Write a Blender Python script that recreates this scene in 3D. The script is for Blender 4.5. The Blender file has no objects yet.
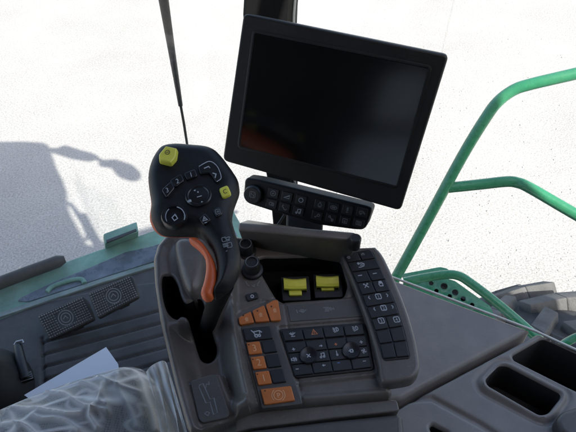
import bpy, bmesh, math, random
import numpy as np
from mathutils import Vector, Matrix, noise
random.seed(7)
rng = np.random.default_rng(7)
sc = bpy.context.scene
col = sc.collection
# ------------------------------------------------------------------ camera
FPX, CX, CY = 540.0, 288.0, 216.0
ZC = 3.2
PITCH = math.radians(42)
EYE = Vector((0, 0, ZC))
AX = Vector((1, 0, 0))
AF = Vector((0, math.cos(PITCH), -math.sin(PITCH)))
AU = Vector((0, math.sin(PITCH), math.cos(PITCH)))
cam = bpy.data.objects.new('camera', bpy.data.cameras.new('camera'))
col.objects.link(cam)
cam.location = EYE
cam.rotation_euler = (math.pi / 2 - PITCH, 0, 0)
cam.data.sensor_width = 36
cam.data.lens = 36 * FPX / 576
cam.data.clip_start = .02
cam.data.clip_end = 2000
sc.camera = cam
# cab axes: forward and right of the machine
CF = Vector((-.45, .893, 0)).normalized()
CR = Vector((.893, .45, 0)).normalized()
def cab(r, f, z): return CR * r + CF * f + Vector((0, 0, z))

def ray(x, y): return AX * ((x - CX) / FPX) + AU * ((CY - y) / FPX) + AF
def D(x, y, d): return EYE + ray(x, y) * d
def topix(p):
    q = p - EYE
    z = q.dot(AF)
    return CX + FPX * q.dot(AX) / z, CY - FPX * q.dot(AU) / z

class Plane:
    def __init__(s, o, n):
        s.o = o; s.n = n.normalized()
        s.u = (AX - s.n * AX.dot(s.n)).normalized()
        s.v = s.n.cross(s.u)
    def at(s, x, y, h=0):
        r = ray(x, y)
        t = ((s.o + s.n * h) - EYE).dot(s.n) / r.dot(s.n)
        return EYE + r * t
    def uv(s, x, y, h=0):
        p = s.at(x, y, h) - s.o
        return (p.dot(s.u), p.dot(s.v))
    def p3(s, u, v, h=0): return s.o + s.u * u + s.v * v + s.n * h

def level(drop, x=300, y=340):
    r = ray(x, y); return Plane(EYE + r * (-drop / r.z), Vector((0, 0, 1)))
def three(a, b, c):
    n = (b - a).cross(c - a).normalized()
    if n.dot(EYE - a) < 0: n = -n
    return Plane((a + b + c) / 3, n)

# ------------------------------------------------------------------ materials
def nt(m):
    m.use_nodes = True
    return m.node_tree, m.node_tree.nodes['Principled BSDF']
def mat(name, c, rough=.5, metal=0, bump=0, bscale=900, var=0, vscale=40, spec=.5, coat=0, dist=.0004, dust=0, dscale=330):
    m = bpy.data.materials.new(name)
    t, b = nt(m)
    b.inputs['Base Color'].default_value = (*c, 1)
    b.inputs['Roughness'].default_value = rough
    b.inputs['Metallic'].default_value = metal
    b.inputs['Specular IOR Level'].default_value = spec
    b.inputs['Coat Weight'].default_value = coat
    co = t.nodes.new('ShaderNodeTexCoord')
    if bump:
        n = t.nodes.new('ShaderNodeTexNoise'); n.inputs['Scale'].default_value = bscale; n.inputs['Detail'].default_value = 4
        t.links.new(co.outputs['Object'], n.inputs['Vector'])
        bp = t.nodes.new('ShaderNodeBump'); bp.inputs['Strength'].default_value = bump; bp.inputs['Distance'].default_value = dist
        t.links.new(n.outputs['Fac'], bp.inputs['Height']); t.links.new(bp.outputs['Normal'], b.inputs['Normal'])
    if var:
        n2 = t.nodes.new('ShaderNodeTexNoise'); n2.inputs['Scale'].default_value = vscale; n2.inputs['Detail'].default_value = 6
        n2.inputs['Roughness'].default_value = .65
        t.links.new(co.outputs['Object'], n2.inputs['Vector'])
        r = t.nodes.new('ShaderNodeValToRGB')
        r.color_ramp.elements[0].position = .3; r.color_ramp.elements[1].position = .75
        r.color_ramp.elements[0].color = (*[x * (1 - var) for x in c], 1)
        r.color_ramp.elements[1].color = (*[min(1, x * (1 + var) + .01 * var) for x in c], 1)
        t.links.new(n2.outputs['Fac'], r.inputs['Fac']); t.links.new(r.outputs['Color'], b.inputs['Base Color'])
        mr = t.nodes.new('ShaderNodeMapRange'); mr.inputs[3].default_value = max(.02, rough - .1); mr.inputs[4].default_value = min(1, rough + .1)
        t.links.new(n2.outputs['Fac'], mr.inputs[0]); t.links.new(mr.outputs[0], b.inputs['Roughness'])
    if dust:                                            # specks of pale dust lying on the surface
        n3 = t.nodes.new('ShaderNodeTexNoise'); n3.inputs['Scale'].default_value = dscale; n3.inputs['Detail'].default_value = 3
        n4 = t.nodes.new('ShaderNodeTexNoise'); n4.inputs['Scale'].default_value = 16; n4.inputs['Detail'].default_value = 5
        for q in (n3, n4): t.links.new(co.outputs['Object'], q.inputs['Vector'])
        r3 = t.nodes.new('ShaderNodeMapRange'); r3.inputs[1].default_value = .60; r3.inputs[2].default_value = .74; r3.inputs[3].default_value = 0; r3.inputs[4].default_value = 1
        r4 = t.nodes.new('ShaderNodeMapRange'); r4.inputs[1].default_value = .35; r4.inputs[2].default_value = .7; r4.inputs[3].default_value = 0; r4.inputs[4].default_value = 1
        t.links.new(n3.outputs['Fac'], r3.inputs[0]); t.links.new(n4.outputs['Fac'], r4.inputs[0])
        mu = t.nodes.new('ShaderNodeMath'); mu.operation = 'MULTIPLY'; t.links.new(r3.outputs[0], mu.inputs[0]); t.links.new(r4.outputs[0], mu.inputs[1])
        ad = t.nodes.new('ShaderNodeMath'); ad.operation = 'MULTIPLY_ADD'; ad.inputs[1].default_value = dust; t.links.new(mu.outputs[0], ad.inputs[0])
        hz = t.nodes.new('ShaderNodeMath'); hz.operation = 'MULTIPLY'; hz.inputs[1].default_value = dust * .22; t.links.new(r4.outputs[0], hz.inputs[0]); t.links.new(hz.outputs[0], ad.inputs[2])
        mx = t.nodes.new('ShaderNodeMix'); mx.data_type = 'RGBA'; mx.inputs[7].default_value = (.32, .30, .27, 1)
        t.links.new(ad.outputs[0], mx.inputs[0])
        if b.inputs['Base Color'].links: t.links.new(b.inputs['Base Color'].links[0].from_socket, mx.inputs[6])
        else: mx.inputs[6].default_value = (*c, 1)
        t.links.new(mx.outputs[2], b.inputs['Base Color'])
    return m
M = {}
M['warm'] = mat('warm_grey_plastic', (.122, .106, .094), .36, bump=.45, bscale=700, var=.16, vscale=45, dust=0.28)
M['lid'] = mat('grey_trim_plastic', (.21, .19, .175), .43, bump=.5, bscale=600, var=.12, vscale=30, dust=0.22)
M['slate'] = mat('slate_plastic', (.085, .079, .074), .45, bump=.3, var=.1, dust=0.25)
M['black'] = mat('black_plastic', (.012, .012, .013), .42, bump=.3, var=.2, vscale=60, dust=0.12)
M['well'] = mat('black_recess_plastic', (.005, .005, .0055), .8, bump=.2, spec=.15)
M['key'] = mat('black_key_rubber', (.016, .017, .019), .45, bump=.2, var=.15, vscale=90, dust=0.08)
M['grip'] = mat('grip_black_rubber', (.006, .006, .007), .46, bump=.4, bscale=1400, var=.25, vscale=40, spec=.32, dust=0.06)
M['gripkey'] = mat('grip_key_plastic', (.012, .012, .014), .32)
M['edge'] = mat('grey_outline_plastic', (.11, .115, .12), .4)
M['orange'] = mat('orange_key', (.57, .165, .038), .42, bump=.15, var=.1, vscale=80, dust=0.15)
M['trim'] = mat('orange_red_trim', (.66, .115, .025), .42, bump=.15, var=.08, dust=0.1)
M['yellow'] = mat('yellow_plastic', (.72, .68, .08), .4, bump=.15, var=.1, vscale=80, dust=0.12)
M['ink'] = mat('white_print', (.40, .425, .46), .6)
M['dim'] = mat('grey_print', (.20, .21, .22), .6)
M['dark'] = mat('dark_print', (.05, .03, .02), .6)
M['orink'] = mat('pale_orange_print', (.75, .42, .22), .6)
M['blueink'] = mat('blue_print', (.10, .20, .42), .6)
M['redink'] = mat('orange_print', (.55, .2, .08), .6)
M['screen'] = mat('dark_screen_glass', (.005, .005, .0055), .13, spec=1.0, dust=0.02)
M['bezel'] = mat('monitor_black_plastic', (.008, .008, .0085), .5, bump=.3, var=.15, spec=.35, dust=0.06)
M['green'] = mat('green_paint', (.028, .20, .098), .28, bump=.2, bscale=300, var=.08, vscale=45, coat=.2, dust=0.18)
M['dustgreen'] = mat('dusty_green_paint', (.17, .33, .25), .6, bump=.2, bscale=200, var=.45, vscale=9, dust=0.6)
M['flange'] = mat('dusty_flange_paint', (.20, .25, .225), .5, var=.4, vscale=12)
M['floor'] = mat('ribbed_rubber_floor', (.050, .047, .045), .6, bump=.5, bscale=500, var=.2, vscale=30, dust=0.35)
M['pedal'] = mat('pedal_rubber', (.034, .033, .031), .6, bump=.4, var=.2, dust=0.3)
M['stud'] = mat('worn_rubber_stud', (.20, .19, .18), .7)
M['fabric'] = None
M['paper'] = mat('white_paper', (.74, .76, .80), .8, bump=.1, bscale=60)
M['steel'] = mat('dull_steel', (.35, .35, .36), .4, metal=.8)
M['tyre'] = mat('dusty_tyre_rubber', (.034, .036, .038), .75, bump=.5, bscale=120, var=.5, vscale=9, dist=.004)
M['lug'] = mat('dusty_lug_rubber', (.085, .086, .085), .8, bump=.5, bscale=120, var=.4, vscale=9, dist=.004)
M['seal'] = mat('pale_seal', (.62, .62, .58), .45)
M['roof'] = mat('roof_lining', (.05, .05, .05), .8)
M['lining'] = mat('dark_rear_lining', (.02, .02, .021), .8, bump=.2)
M['pillar'] = mat('pillar_trim', (.006, .006, .0065), .75, spec=.2, bump=.3)

def fabric():
    m = bpy.data.materials.new('seat_mesh_fabric'); t, b = nt(m)
    co = t.nodes.new('ShaderNodeTexCoord')
    v = t.nodes.new('ShaderNodeTexVoronoi'); v.inputs['Scale'].default_value = 260; v.inputs['Randomness'].default_value = .15
    t.links.new(co.outputs['Object'], v.inputs['Vector'])
    r = t.nodes.new('ShaderNodeValToRGB')
    r.color_ramp.elements[0].color = (.02, .021, .023, 1); r.color_ramp.elements[0].position = .25
    r.color_ramp.elements[1].color = (.17, .175, .18, 1); r.color_ramp.elements[1].position = .5
    t.links.new(v.outputs['Distance'], r.inputs['Fac']); t.links.new(r.outputs['Color'], b.inputs['Base Color'])
    b.inputs['Roughness'].default_value = .8
    return m
M['fabric'] = fabric()
def plastic_film():
    m = bpy.data.materials.new('clear_plastic_film'); t = (m.use_nodes, m.node_tree)[1] if False else None
    m.use_nodes = True; t = m.node_tree; t.nodes.clear()
    out = t.nodes.new('ShaderNodeOutputMaterial')
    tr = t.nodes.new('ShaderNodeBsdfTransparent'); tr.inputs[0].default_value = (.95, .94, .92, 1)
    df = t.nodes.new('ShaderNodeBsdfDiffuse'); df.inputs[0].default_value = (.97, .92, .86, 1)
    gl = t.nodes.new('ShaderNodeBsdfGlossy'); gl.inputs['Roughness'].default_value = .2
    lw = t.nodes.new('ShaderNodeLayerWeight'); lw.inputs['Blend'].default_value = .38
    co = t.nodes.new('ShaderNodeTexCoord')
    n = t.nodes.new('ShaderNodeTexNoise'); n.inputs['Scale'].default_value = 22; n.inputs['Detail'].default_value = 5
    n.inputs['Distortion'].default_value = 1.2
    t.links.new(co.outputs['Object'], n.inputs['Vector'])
    at = t.nodes.new('ShaderNodeAttribute'); at.attribute_name = 'fold_highlight'      # fold highlights painted in as whiter, more opaque film along the creases
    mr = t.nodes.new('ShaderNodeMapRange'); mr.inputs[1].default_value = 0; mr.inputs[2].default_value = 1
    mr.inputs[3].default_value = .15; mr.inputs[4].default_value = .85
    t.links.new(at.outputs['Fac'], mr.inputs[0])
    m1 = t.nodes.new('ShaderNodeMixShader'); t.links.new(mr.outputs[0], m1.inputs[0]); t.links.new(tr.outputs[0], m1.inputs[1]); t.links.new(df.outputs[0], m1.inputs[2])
    m2 = t.nodes.new('ShaderNodeMixShader')
    sc_ = t.nodes.new('ShaderNodeMath'); sc_.operation = 'MULTIPLY'; sc_.inputs[1].default_value = .26
    t.links.new(lw.outputs['Fresnel'], sc_.inputs[0]); t.links.new(sc_.outputs[0], m2.inputs[0])
    t.links.new(m1.outputs[0], m2.inputs[1]); t.links.new(gl.outputs[0], m2.inputs[2])
    bp = t.nodes.new('ShaderNodeBump'); bp.inputs['Strength'].default_value = .12; bp.inputs['Distance'].default_value = .002
    t.links.new(n.outputs['Fac'], bp.inputs['Height'])
    for q in (df, gl): t.links.new(bp.outputs['Normal'], q.inputs['Normal'])
    t.links.new(m2.outputs[0], out.inputs[0])
    return m
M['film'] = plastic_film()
def window_glass():
    m = bpy.data.materials.new('window_glass'); m.use_nodes = True; t = m.node_tree; t.nodes.clear()
    out = t.nodes.new('ShaderNodeOutputMaterial')
    tr = t.nodes.new('ShaderNodeBsdfTransparent'); tr.inputs[0].default_value = (.985, .99, .985, 1)
    gl = t.nodes.new('ShaderNodeBsdfGlossy'); gl.inputs['Roughness'].default_value = .0
    mx = t.nodes.new('ShaderNodeMixShader'); mx.inputs[0].default_value = .025
    t.links.new(tr.outputs[0], mx.inputs[1]); t.links.new(gl.outputs[0], mx.inputs[2])
    df = t.nodes.new('ShaderNodeBsdfDiffuse'); df.inputs[0].default_value = (.6, .58, .54, 1)       # film of dust on the pane
    co = t.nodes.new('ShaderNodeTexCoord'); n = t.nodes.new('ShaderNodeTexNoise'); n.inputs['Scale'].default_value = 9; n.inputs['Detail'].default_value = 9; n.inputs['Roughness'].default_value = .7
    t.links.new(co.outputs['Object'], n.inputs['Vector'])
    mr = t.nodes.new('ShaderNodeMapRange'); mr.inputs[1].default_value = .3; mr.inputs[2].default_value = .8; mr.inputs[3].default_value = .015; mr.inputs[4].default_value = .06
    t.links.new(n.outputs['Fac'], mr.inputs[0])
    m2 = t.nodes.new('ShaderNodeMixShader'); t.links.new(mr.outputs[0], m2.inputs[0]); t.links.new(mx.outputs[0], m2.inputs[1]); t.links.new(df.outputs[0], m2.inputs[2])
    t.links.new(m2.outputs[0], out.inputs[0])
    return m
M['glass'] = window_glass()
M['wrap'] = mat('reflection_upholstery', (.52, .55, .60), .35, var=.3, vscale=9)  # pale tone picked for the patch it reflects in the screen
def gravel_mat(name, stones=False):
    m = bpy.data.materials.new(name); t, b = nt(m)
    b.inputs['Roughness'].default_value = .9; b.inputs['Specular IOR Level'].default_value = .2
    co = t.nodes.new('ShaderNodeTexCoord')
    def tex(kind, s, **k):
        n = t.nodes.new(kind); n.inputs['Scale'].default_value = s
        for a, v in k.items(): n.inputs[a].default_value = v
        t.links.new(co.outputs['Object'], n.inputs['Vector']); return n
    def ramp(src, a, b_, ca, cb):
        r = t.nodes.new('ShaderNodeValToRGB'); e = r.color_ramp.elements
        e[0].position = a; e[1].position = b_; e[0].color = (*ca, 1); e[1].color = (*cb, 1)
        t.links.new(src, r.inputs['Fac']); return r
    big = tex('ShaderNodeTexNoise', .7, Detail=6, Roughness=.6)
    fine = tex('ShaderNodeTexNoise', 60, Detail=8, Roughness=.8)
    r1 = ramp(big.outputs['Fac'], .3, .7, (.34, .334, .315), (.41, .402, .38))
    r2 = ramp(fine.outputs['Fac'], .33, .58, (.42, .42, .43), (1, 1, 1))
    mx = t.nodes.new('ShaderNodeMix'); mx.data_type = 'RGBA'; mx.blend_type = 'MULTIPLY'; mx.inputs[0].default_value = 1
    t.links.new(r1.outputs[0], mx.inputs[6]); t.links.new(r2.outputs[0], mx.inputs[7])
    t.links.new(mx.outputs[2], b.inputs['Base Color'])
    vo = tex('ShaderNodeTexVoronoi', 70)
    bp = t.nodes.new('ShaderNodeBump'); bp.inputs['Strength'].default_value = .30; bp.inputs['Distance'].default_value = .008
    ad = t.nodes.new('ShaderNodeMath'); ad.operation = 'ADD'
    t.links.new(vo.outputs['Distance'], ad.inputs[0]); t.links.new(fine.outputs['Fac'], ad.inputs[1])
    t.links.new(ad.outputs[0], bp.inputs['Height']); t.links.new(bp.outputs['Normal'], b.inputs['Normal'])
    return m
M['ground'] = gravel_mat('pale_gravel')
M['stone'] = mat('grey_stone', (.36, .35, .32), .9, var=.3, vscale=3)

# ------------------------------------------------------------------ object helpers
BASE = {}
def tag(o, label=None, cat=None, group=None, kind=None):
    if label: o['label'] = label
    if cat: o['category'] = cat
    if group: o['group'] = group
    if kind: o['kind'] = kind
    elif label: o['kind'] = 'thing'
    return o
def thing(name, loc, label, cat, group=None):
    o = bpy.data.objects.new(name, None); col.objects.link(o)
    o.empty_display_size = .05
    o.location = loc; BASE[o.name] = Vector(loc)
    return tag(o, label, cat, group)
def link(name, bm, m, parent=None, loc=None, ang=38, mats=None):
    """one mesh object out of a bmesh given in world coordinates"""
    b = BASE[parent.name] if parent else (Vector(loc) if loc is not None else Vector((0, 0, 0)))
    bmesh.ops.translate(bm, verts=bm.verts, vec=-b)
    for f in bm.faces: f.smooth = len(f.verts) <= 4          # flat caps stay flat
    lim = math.radians(ang)
    for e in bm.edges:
        e.smooth = not (len(e.link_faces) == 2 and e.calc_face_angle(0) > lim)
    me = bpy.data.meshes.new(name); bm.to_mesh(me); bm.free()
    for k in (mats or [m]): me.materials.append(k)
    o = bpy.data.objects.new(name, me); col.objects.link(o)
    if parent: o.parent = parent
    else: o.location = b
    BASE[o.name] = b
    return o

def offset_poly(p, d):
    """inset a closed 2D loop (ccw) by d"""
    n = len(p); out = []
    for i in range(n):
        a, b, c = Vector(p[i - 1]), Vector(p[i]), Vector(p[(i + 1) % n])
        e1 = (b - a); e2 = (c - b)
        if e1.length < 1e-9: e1 = e2
        if e2.length < 1e-9: e2 = e1
        e1 = e1.normalized(); e2 = e2.normalized()
        n1 = Vector((-e1.y, e1.x)); n2 = Vector((-e2.y, e2.x))
        m = n1 + n2
        if m.length < 1e-6: m = n1
        m.normalize()
        k = max(.5, m.dot(n1))
        out.append(b + m * (d / k))
    return out
def rounded(p, r, k=4):
    """round every corner of a 2D loop"""
    n = len(p); out = []
    for i in range(n):
        a, b, c = Vector(p[i - 1]), Vector(p[i]), Vector(p[(i + 1) % n])
        t = min(r, (a - b).length * .45, (c - b).length * .45)
        s = b + (a - b).normalized() * t; e = b + (c - b).normalized() * t
        for j in range(k + 1):
            q = j / k
            out.append(s * (1 - q) ** 2 + b * 2 * q * (1 - q) + e * q * q)
    return out
def catmull(p, k=5, closed=True):
    n = len(p); out = []
    P = [Vector(q) for q in p]
    rng_ = range(n if closed else n - 1)
    for i in rng_:
        if closed: a, b, c, d = P[i - 1], P[i], P[(i + 1) % n], P[(i + 2) % n]
        else: a, b, c, d = P[max(i - 1, 0)], P[i], P[i + 1], P[min(i + 2, n - 1)]
        for j in range(k):
            t = j / k
            out.append(.5 * ((2 * b) + (c - a) * t + (2 * a - 5 * b + 4 * c - d) * t * t + (3 * b - a - 3 * c + d) * t ** 3))
    if not closed: out.append(P[-1])
    return out
def area2(p): return sum(p[i - 1][0] * p[i][1] - p[i][0] * p[i - 1][1] for i in range(len(p))) / 2
def slab_bm(pl, px, prof, h0=0, rnd=0, smooth=0, bm=None, hm=None):
    """outline in photograph pixels put on plane pl at height h0; prof = rings (inset m, height m above h0)"""
    bm = bm or bmesh.new()
    if smooth: px = catmull(px, smooth)
    elif rnd: px = rounded([Vector(q) for q in px], rnd)
    top = (prof[-1][1] if hm is None else hm) + h0
    p2 = [Vector(pl.uv(x, y, top)) for x, y in px]
    if area2(p2) < 0: p2.reverse()
    rings = []
    for ins, h in prof:
        q = offset_poly(p2, ins) if ins else p2
        rings.append([bm.verts.new(pl.p3(v.x, v.y, h0 + h)) for v in q])
    n = len(p2)
    for a, b in zip(rings, rings[1:]):
        for i in range(n): bm.faces.new((a[i], a[(i + 1) % n], b[(i + 1) % n], b[i]))
    bm.faces.new(list(reversed(rings[0]))); bm.faces.new(rings[-1])
    return bm
def bev(t, r, n=3):
    """profile of a plate t thick whose top edge is rounded by r"""
    return [(0, -t)] + [(r * (1 - math.cos(a)), -r + r * math.sin(a)) for a in [i * math.pi / 2 / n for i in range(n + 1)]]
def slab(name, pl, px, t, r, m, parent=None, h=0, rnd=0, smooth=0, n=3, **k):
    return link(name, slab_bm(pl, px, bev(t, r, n), h, rnd, smooth), m, parent, **k)
def tube_bm(pts, r, seg=12, bm=None, caps=True, flat=None):
    bm = bm or bmesh.new()
    pts = [Vector(p) for p in pts]; n = len(pts)
    rr = r if isinstance(r, (list, tuple)) else [r] * n
    up = None; rings = []
    for i, p in enumerate(pts):
        d = (pts[min(i + 1, n - 1)] - pts[max(i - 1, 0)]).normalized()
        if up is None:
            up = Vector((0, 0, 1)) if abs(d.z) < .9 else Vector((1, 0, 0))
        a = (up - d * up.dot(d)).normalized(); up = a
        b = d.cross(a)
        sx = 1 if flat is None else flat
        rings.append([bm.verts.new(p + (a * math.cos(t) + b * math.sin(t) * sx) * rr[i]) for t in [k * 2 * math.pi / seg for k in range(seg)]])
    for A_, B_ in zip(rings, rings[1:]):
        for k in range(seg): bm.faces.new((A_[k], A_[(k + 1) % seg], B_[(k + 1) % seg], B_[k]))
    if caps:
        bm.faces.new(list(reversed(rings[0]))); bm.faces.new(rings[-1])
    return bm
def hexa(pts, bevel=0, bm=None, seg=2):
    """box from 8 corners: 4 of one face then the 4 opposite ones"""
    own = bmesh.new()
    v = [own.verts.new(p) for p in pts]
    for f in ((0, 1, 2, 3), (7, 6, 5, 4), (0, 4, 5, 1), (1, 5, 6, 2), (2, 6, 7, 3), (3, 7, 4, 0)):
        own.faces.new([v[i] for i in f])
    bmesh.ops.recalc_face_normals(own, faces=own.faces)
    if bevel: bmesh.ops.bevel(own, geom=list(own.edges), offset=bevel, segments=seg, affect='EDGES', profile=.5)
    if bm is None: return own
    me = bpy.data.meshes.new('t'); own.to_mesh(me); own.free(); bm.from_mesh(me); bpy.data.meshes.remove(me)
    return bm
def cabbox(r0, r1, f0, f1, z0, z1, bevel=0, bm=None):
    return hexa([cab(r0, f0, z0), cab(r1, f0, z0), cab(r1, f1, z0), cab(r0, f1, z0),
                 cab(r0, f0, z1), cab(r1, f0, z1), cab(r1, f1, z1), cab(r0, f1, z1)], bevel, bm)
def lathe_bm(o, n, u, prof, seg=32, bm=None):
    """rings (radius, height) about axis n through o"""
    bm = bm or bmesh.new(); n = n.normalized(); u = (u - n * u.dot(n)).normalized(); v = n.cross(u)
    rings = [[bm.verts.new(o + n * h + (u * math.cos(t) + v * math.sin(t)) * r) for t in [k * 2 * math.pi / seg for k in range(seg)]] for r, h in prof]
    for A_, B_ in zip(rings, rings[1:]):
        for k in range(seg): bm.faces.new((A_[k], A_[(k + 1) % seg], B_[(k + 1) % seg], B_[k]))
    bm.faces.new(list(reversed(rings[0]))); bm.faces.new(rings[-1])
    return bm

# ---- printing: strokes and letters laid as raised ink on a surface
def stroke(bm, pl, pts, w, h, closed=False):
    P = [Vector(p) for p in pts]; n = len(P)
    L, R = [], []
    for i in range(n):
        if closed: a, c = P[i - 1], P[(i + 1) % n]
        else: a, c = P[max(i - 1, 0)], P[min(i + 1, n - 1)]
        d = (c - a)
        if d.length < 1e-9: d = Vector((1, 0))
        d.normalize(); m = Vector((-d.y, d.x))
        b = P[i]
        e = (b - a).normalized() if (b - a).length > 1e-9 else d
        k = w / 2 / max(.6, abs(m.dot(Vector((-e.y, e.x)))))
        L.append(bm.verts.new(pl.at(*(b + m * k), h))); R.append(bm.verts.new(pl.at(*(b - m * k), h)))
    for i in range(n if closed else n - 1):
        j = (i + 1) % n
        f = bm.faces.new((L[i], R[i], R[j], L[j]))
        f.normal_update()
        if f.normal.dot(pl.n) < 0: f.normal_flip()
def circ(x, y, r, n=14, a0=0, a1=360):
    return [(x + r * math.cos(math.radians(a0 + (a1 - a0) * i / n)), y + r * math.sin(math.radians(a0 + (a1 - a0) * i / n))) for i in range(n + (0 if a1 - a0 == 360 else 1))]
C = lambda x, y, r, n=14: ('c', circ(x, y, r, n))
A_ = lambda x, y, r, a, b, n=8: ('o', circ(x, y, r, n, a, b))
L_ = lambda *p: ('o', list(p))
Z_ = lambda *p: ('c', list(p))
ICON = {
 'plus': [L_((-.6, 0), (.6, 0)), L_((0, -.6), (0, .6))],
 'minus': [L_((-.6, 0), (.6, 0))],
 'cross': [L_((-.6, -.6), (.6, .6)), L_((.6, -.6), (-.6, .6))],
 'ring': [C(0, 0, .75)],
 'star': [C(0, 0, .85), L_((-.4, 0), (.4, 0)), L_((0, -.4), (0, .4))],
 'ramp': [Z_((-.9, .5), (.9, .5), (.9, -.6))],
 'note': [C(-.55, .55, .28, 8), C(.5, .4, .28, 8), L_((-.25, .5), (-.25, -.7), (.78, -.85), (.78, .35))],
 'phone': [L_((-.7, -.7), (-.8, -.3), (.2, .75), (.7, .7)), L_((-.7, -.8), (-.35, -.75)), L_((.7, .55), (.75, .3))],
 'cloud': [C(-.3, 0, .5, 10), L_((.1, -.5), (.8, -.3), (.8, .5), (-.1, .5)), L_((.3, 0), (.6, .1))],
 'drop': [Z_((0, -.9), (.45, -.2), (.6, .3), (.35, .75), (-.35, .75), (-.6, .3), (-.45, -.2)), L_((-.2, .4), (.2, .4))],
 'oval': [('c', [(1.1 * math.cos(a), .6 * math.sin(a)) for a in [i * .45 for i in range(14)]]), L_((-.6, .12), (.6, .12)), L_((-.6, -.14), (.6, -.14))],
 'figure': [C(0, -.6, .25, 8), L_((0, -.3), (0, .4)), L_((-.4, .7), (.4, .7)), L_((-.4, 0), (.4, 0))],
 'machine': [L_((-1, .4), (-.8, -.3), (.2, -.5), (1, .1), (1, .5)), C(-.4, .5, .25, 8), L_((-.1, .1), (.6, .1))],
 'key': [C(.45, -.3, .42, 10), L_((.1, -.05), (-.9, .6)), L_((-.6, .4), (-.3, .7))],
 'nodes': [C(-.6, -.5, .3, 8), C(.5, .4, .3, 8), L_((-.35, -.3), (.25, .2)), L_((.1, .8), (.7, .9))],
 'boxpin': [Z_((-.75, -.75), (.75, -.75), (.75, .75), (-.75, .75)), L_((0, -.4), (0, .5)), L_((-.35, .1), (0, .5), (.35, .1))],
 'list': [Z_((-.9, -.6), (.9, -.6), (.9, .6), (-.9, .6)), L_((-.6, -.22), (.6, -.22)), L_((-.6, .2), (.6, .2))],
 'tri': [Z_((0, -.8), (.85, .65), (-.85, .65)), L_((0, -.2), (0, .35))],
 'wiper': [L_((-.9, -.4), (-.2, .2), (.9, -.5)), L_((-.6, .6), (.6, .6)), L_((-.5, -.6), (-.1, -.1)), L_((.3, -.7), (.1, -.1))],
 'lamp': [A_(.25, 0, .6, -90, 90), L_((.25, -.6), (.25, .6)), L_((-.8, -.5), (-.1, -.3)), L_((-.8, 0), (-.1, 0)), L_((-.8, .5), (-.1, .35)), L_((-.6, .85), (.1, .7))],
 'speaker': [Z_((-.8, -.3), (-.4, -.3), (.1, -.75), (.1, .75), (-.4, .3), (-.8, .3)), A_(.1, 0, .5, -50, 50), A_(.1, 0, .85, -50, 50)],
 'thermo': [L_((0, -.8), (0, .5)), C(0, .6, .25, 8)],
 'fan': [A_(.4, 0, .4, 0, 270), A_(-.4, 0, .4, 180, 450), A_(0, .4, .4, 90, 360), A_(0, -.4, .4, -90, 180)],
 'arrowr': [L_((-.7, 0), (.5, 0)), L_((.1, -.45), (.6, 0), (.1, .45))],
 'arrowl': [L_((.7, 0), (-.5, 0)), L_((-.1, -.45), (-.6, 0), (-.1, .45))],
 'lpar': [L_((.25, -.8), (-.25, 0), (.25, .8))],
 'rpar': [L_((-.25, -.8), (.25, 0), (-.25, .8))],
 'square': [Z_((-.8, -.6), (-.6, -.8), (.6, -.8), (.8, -.6), (.8, .6), (.6, .8), (-.6, .8), (-.8, .6))],
 'hook': [L_((-.8, .5), (-.2, .5), (.6, .3), (.8, -.2), (.3, -.5), (-.7, -.5)), L_((-.45, -.8), (-.75, -.5), (-.45, -.2)), L_((-.3, 0), (.4, 0))],
 'turn': [A_(0, 0, .6, -200, 60), L_((-.9, -.1), (-.55, .25), (-.3, -.2))],
 'plug': [L_((-.9, 0), (-.2, 0)), Z_((-.2, -.5), (.6, -.5), (.6, .5), (-.2, .5)), L_((.6, 0), (.9, 0))],
 'hand': [Z_((-.5, .8), (-.7, 0), (-.45, -.1), (-.4, -.8), (0, -.9), (.35, -.75), (.55, -.1), (.5, .8)), L_((-.1, -.7), (-.1, 0)), L_((.2, -.7), (.2, 0))],
 'tools': [L_((-.7, -.7), (.7, .7)), L_((.7, -.7), (-.7, .7)), L_((-.85, -.4), (-.4, -.85)), L_((.4, -.8), (.85, -.4))],
 'header': [L_((-1, -.7), (-.7, -.3), (.6, -.5), (1, -.1)), L_((-.6, -.3), (-.5, .3), (.5, .3), (.6, -.4)), C(-.3, .5, .3, 8), C(.35, .5, .22, 8)],
 'gear': [C(0, 0, .65), C(0, 0, .25, 8), L_((-.7, .95), (.7, .95))],
 'flow': [L_((-.9, -.6), (-.9, .6)), L_((-.5, -.2), (.2, .5), (1, -.3)), L_((-.2, -.4), (.6, -.3)), L_((-.4, .05), (.4, .1))],
 'spread': [L_((-1, -.6), (0, -.6), (-.2, .6), (-1, .6)), L_((-.8, -.2), (-.2, -.2)), L_((-.8, .2), (-.3, .2)), L_((.2, -.5), (.7, 0), (.2, .5)), L_((.2, -.5), (.2, .5)), L_((.95, -.4), (.95, .4))],
 'seats': [L_((-1, -.6), (-.8, .2), (-.5, .3)), L_((-.15, .3), (.1, .5), (.2, .1)), L_((.6, .2), (1, -.5)), L_((.55, .3), (.75, .35))],
 'rabbit': [L_((-.7, .7), (-.4, 0), (.2, -.1), (.5, -.5), (.2, -.9)), L_((.5, -.5), (.9, -.2), (.5, .2), (.5, .7))],
 'turtle': [L_((-.9, .3), (-.5, -.4), (.3, -.4), (.6, .3), (-.9, .3)), L_((.6, 0), (1, -.2)), L_((-.6, .7), (-.5, .3)), L_((.3, .7), (.2, .3))],
}
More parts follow.
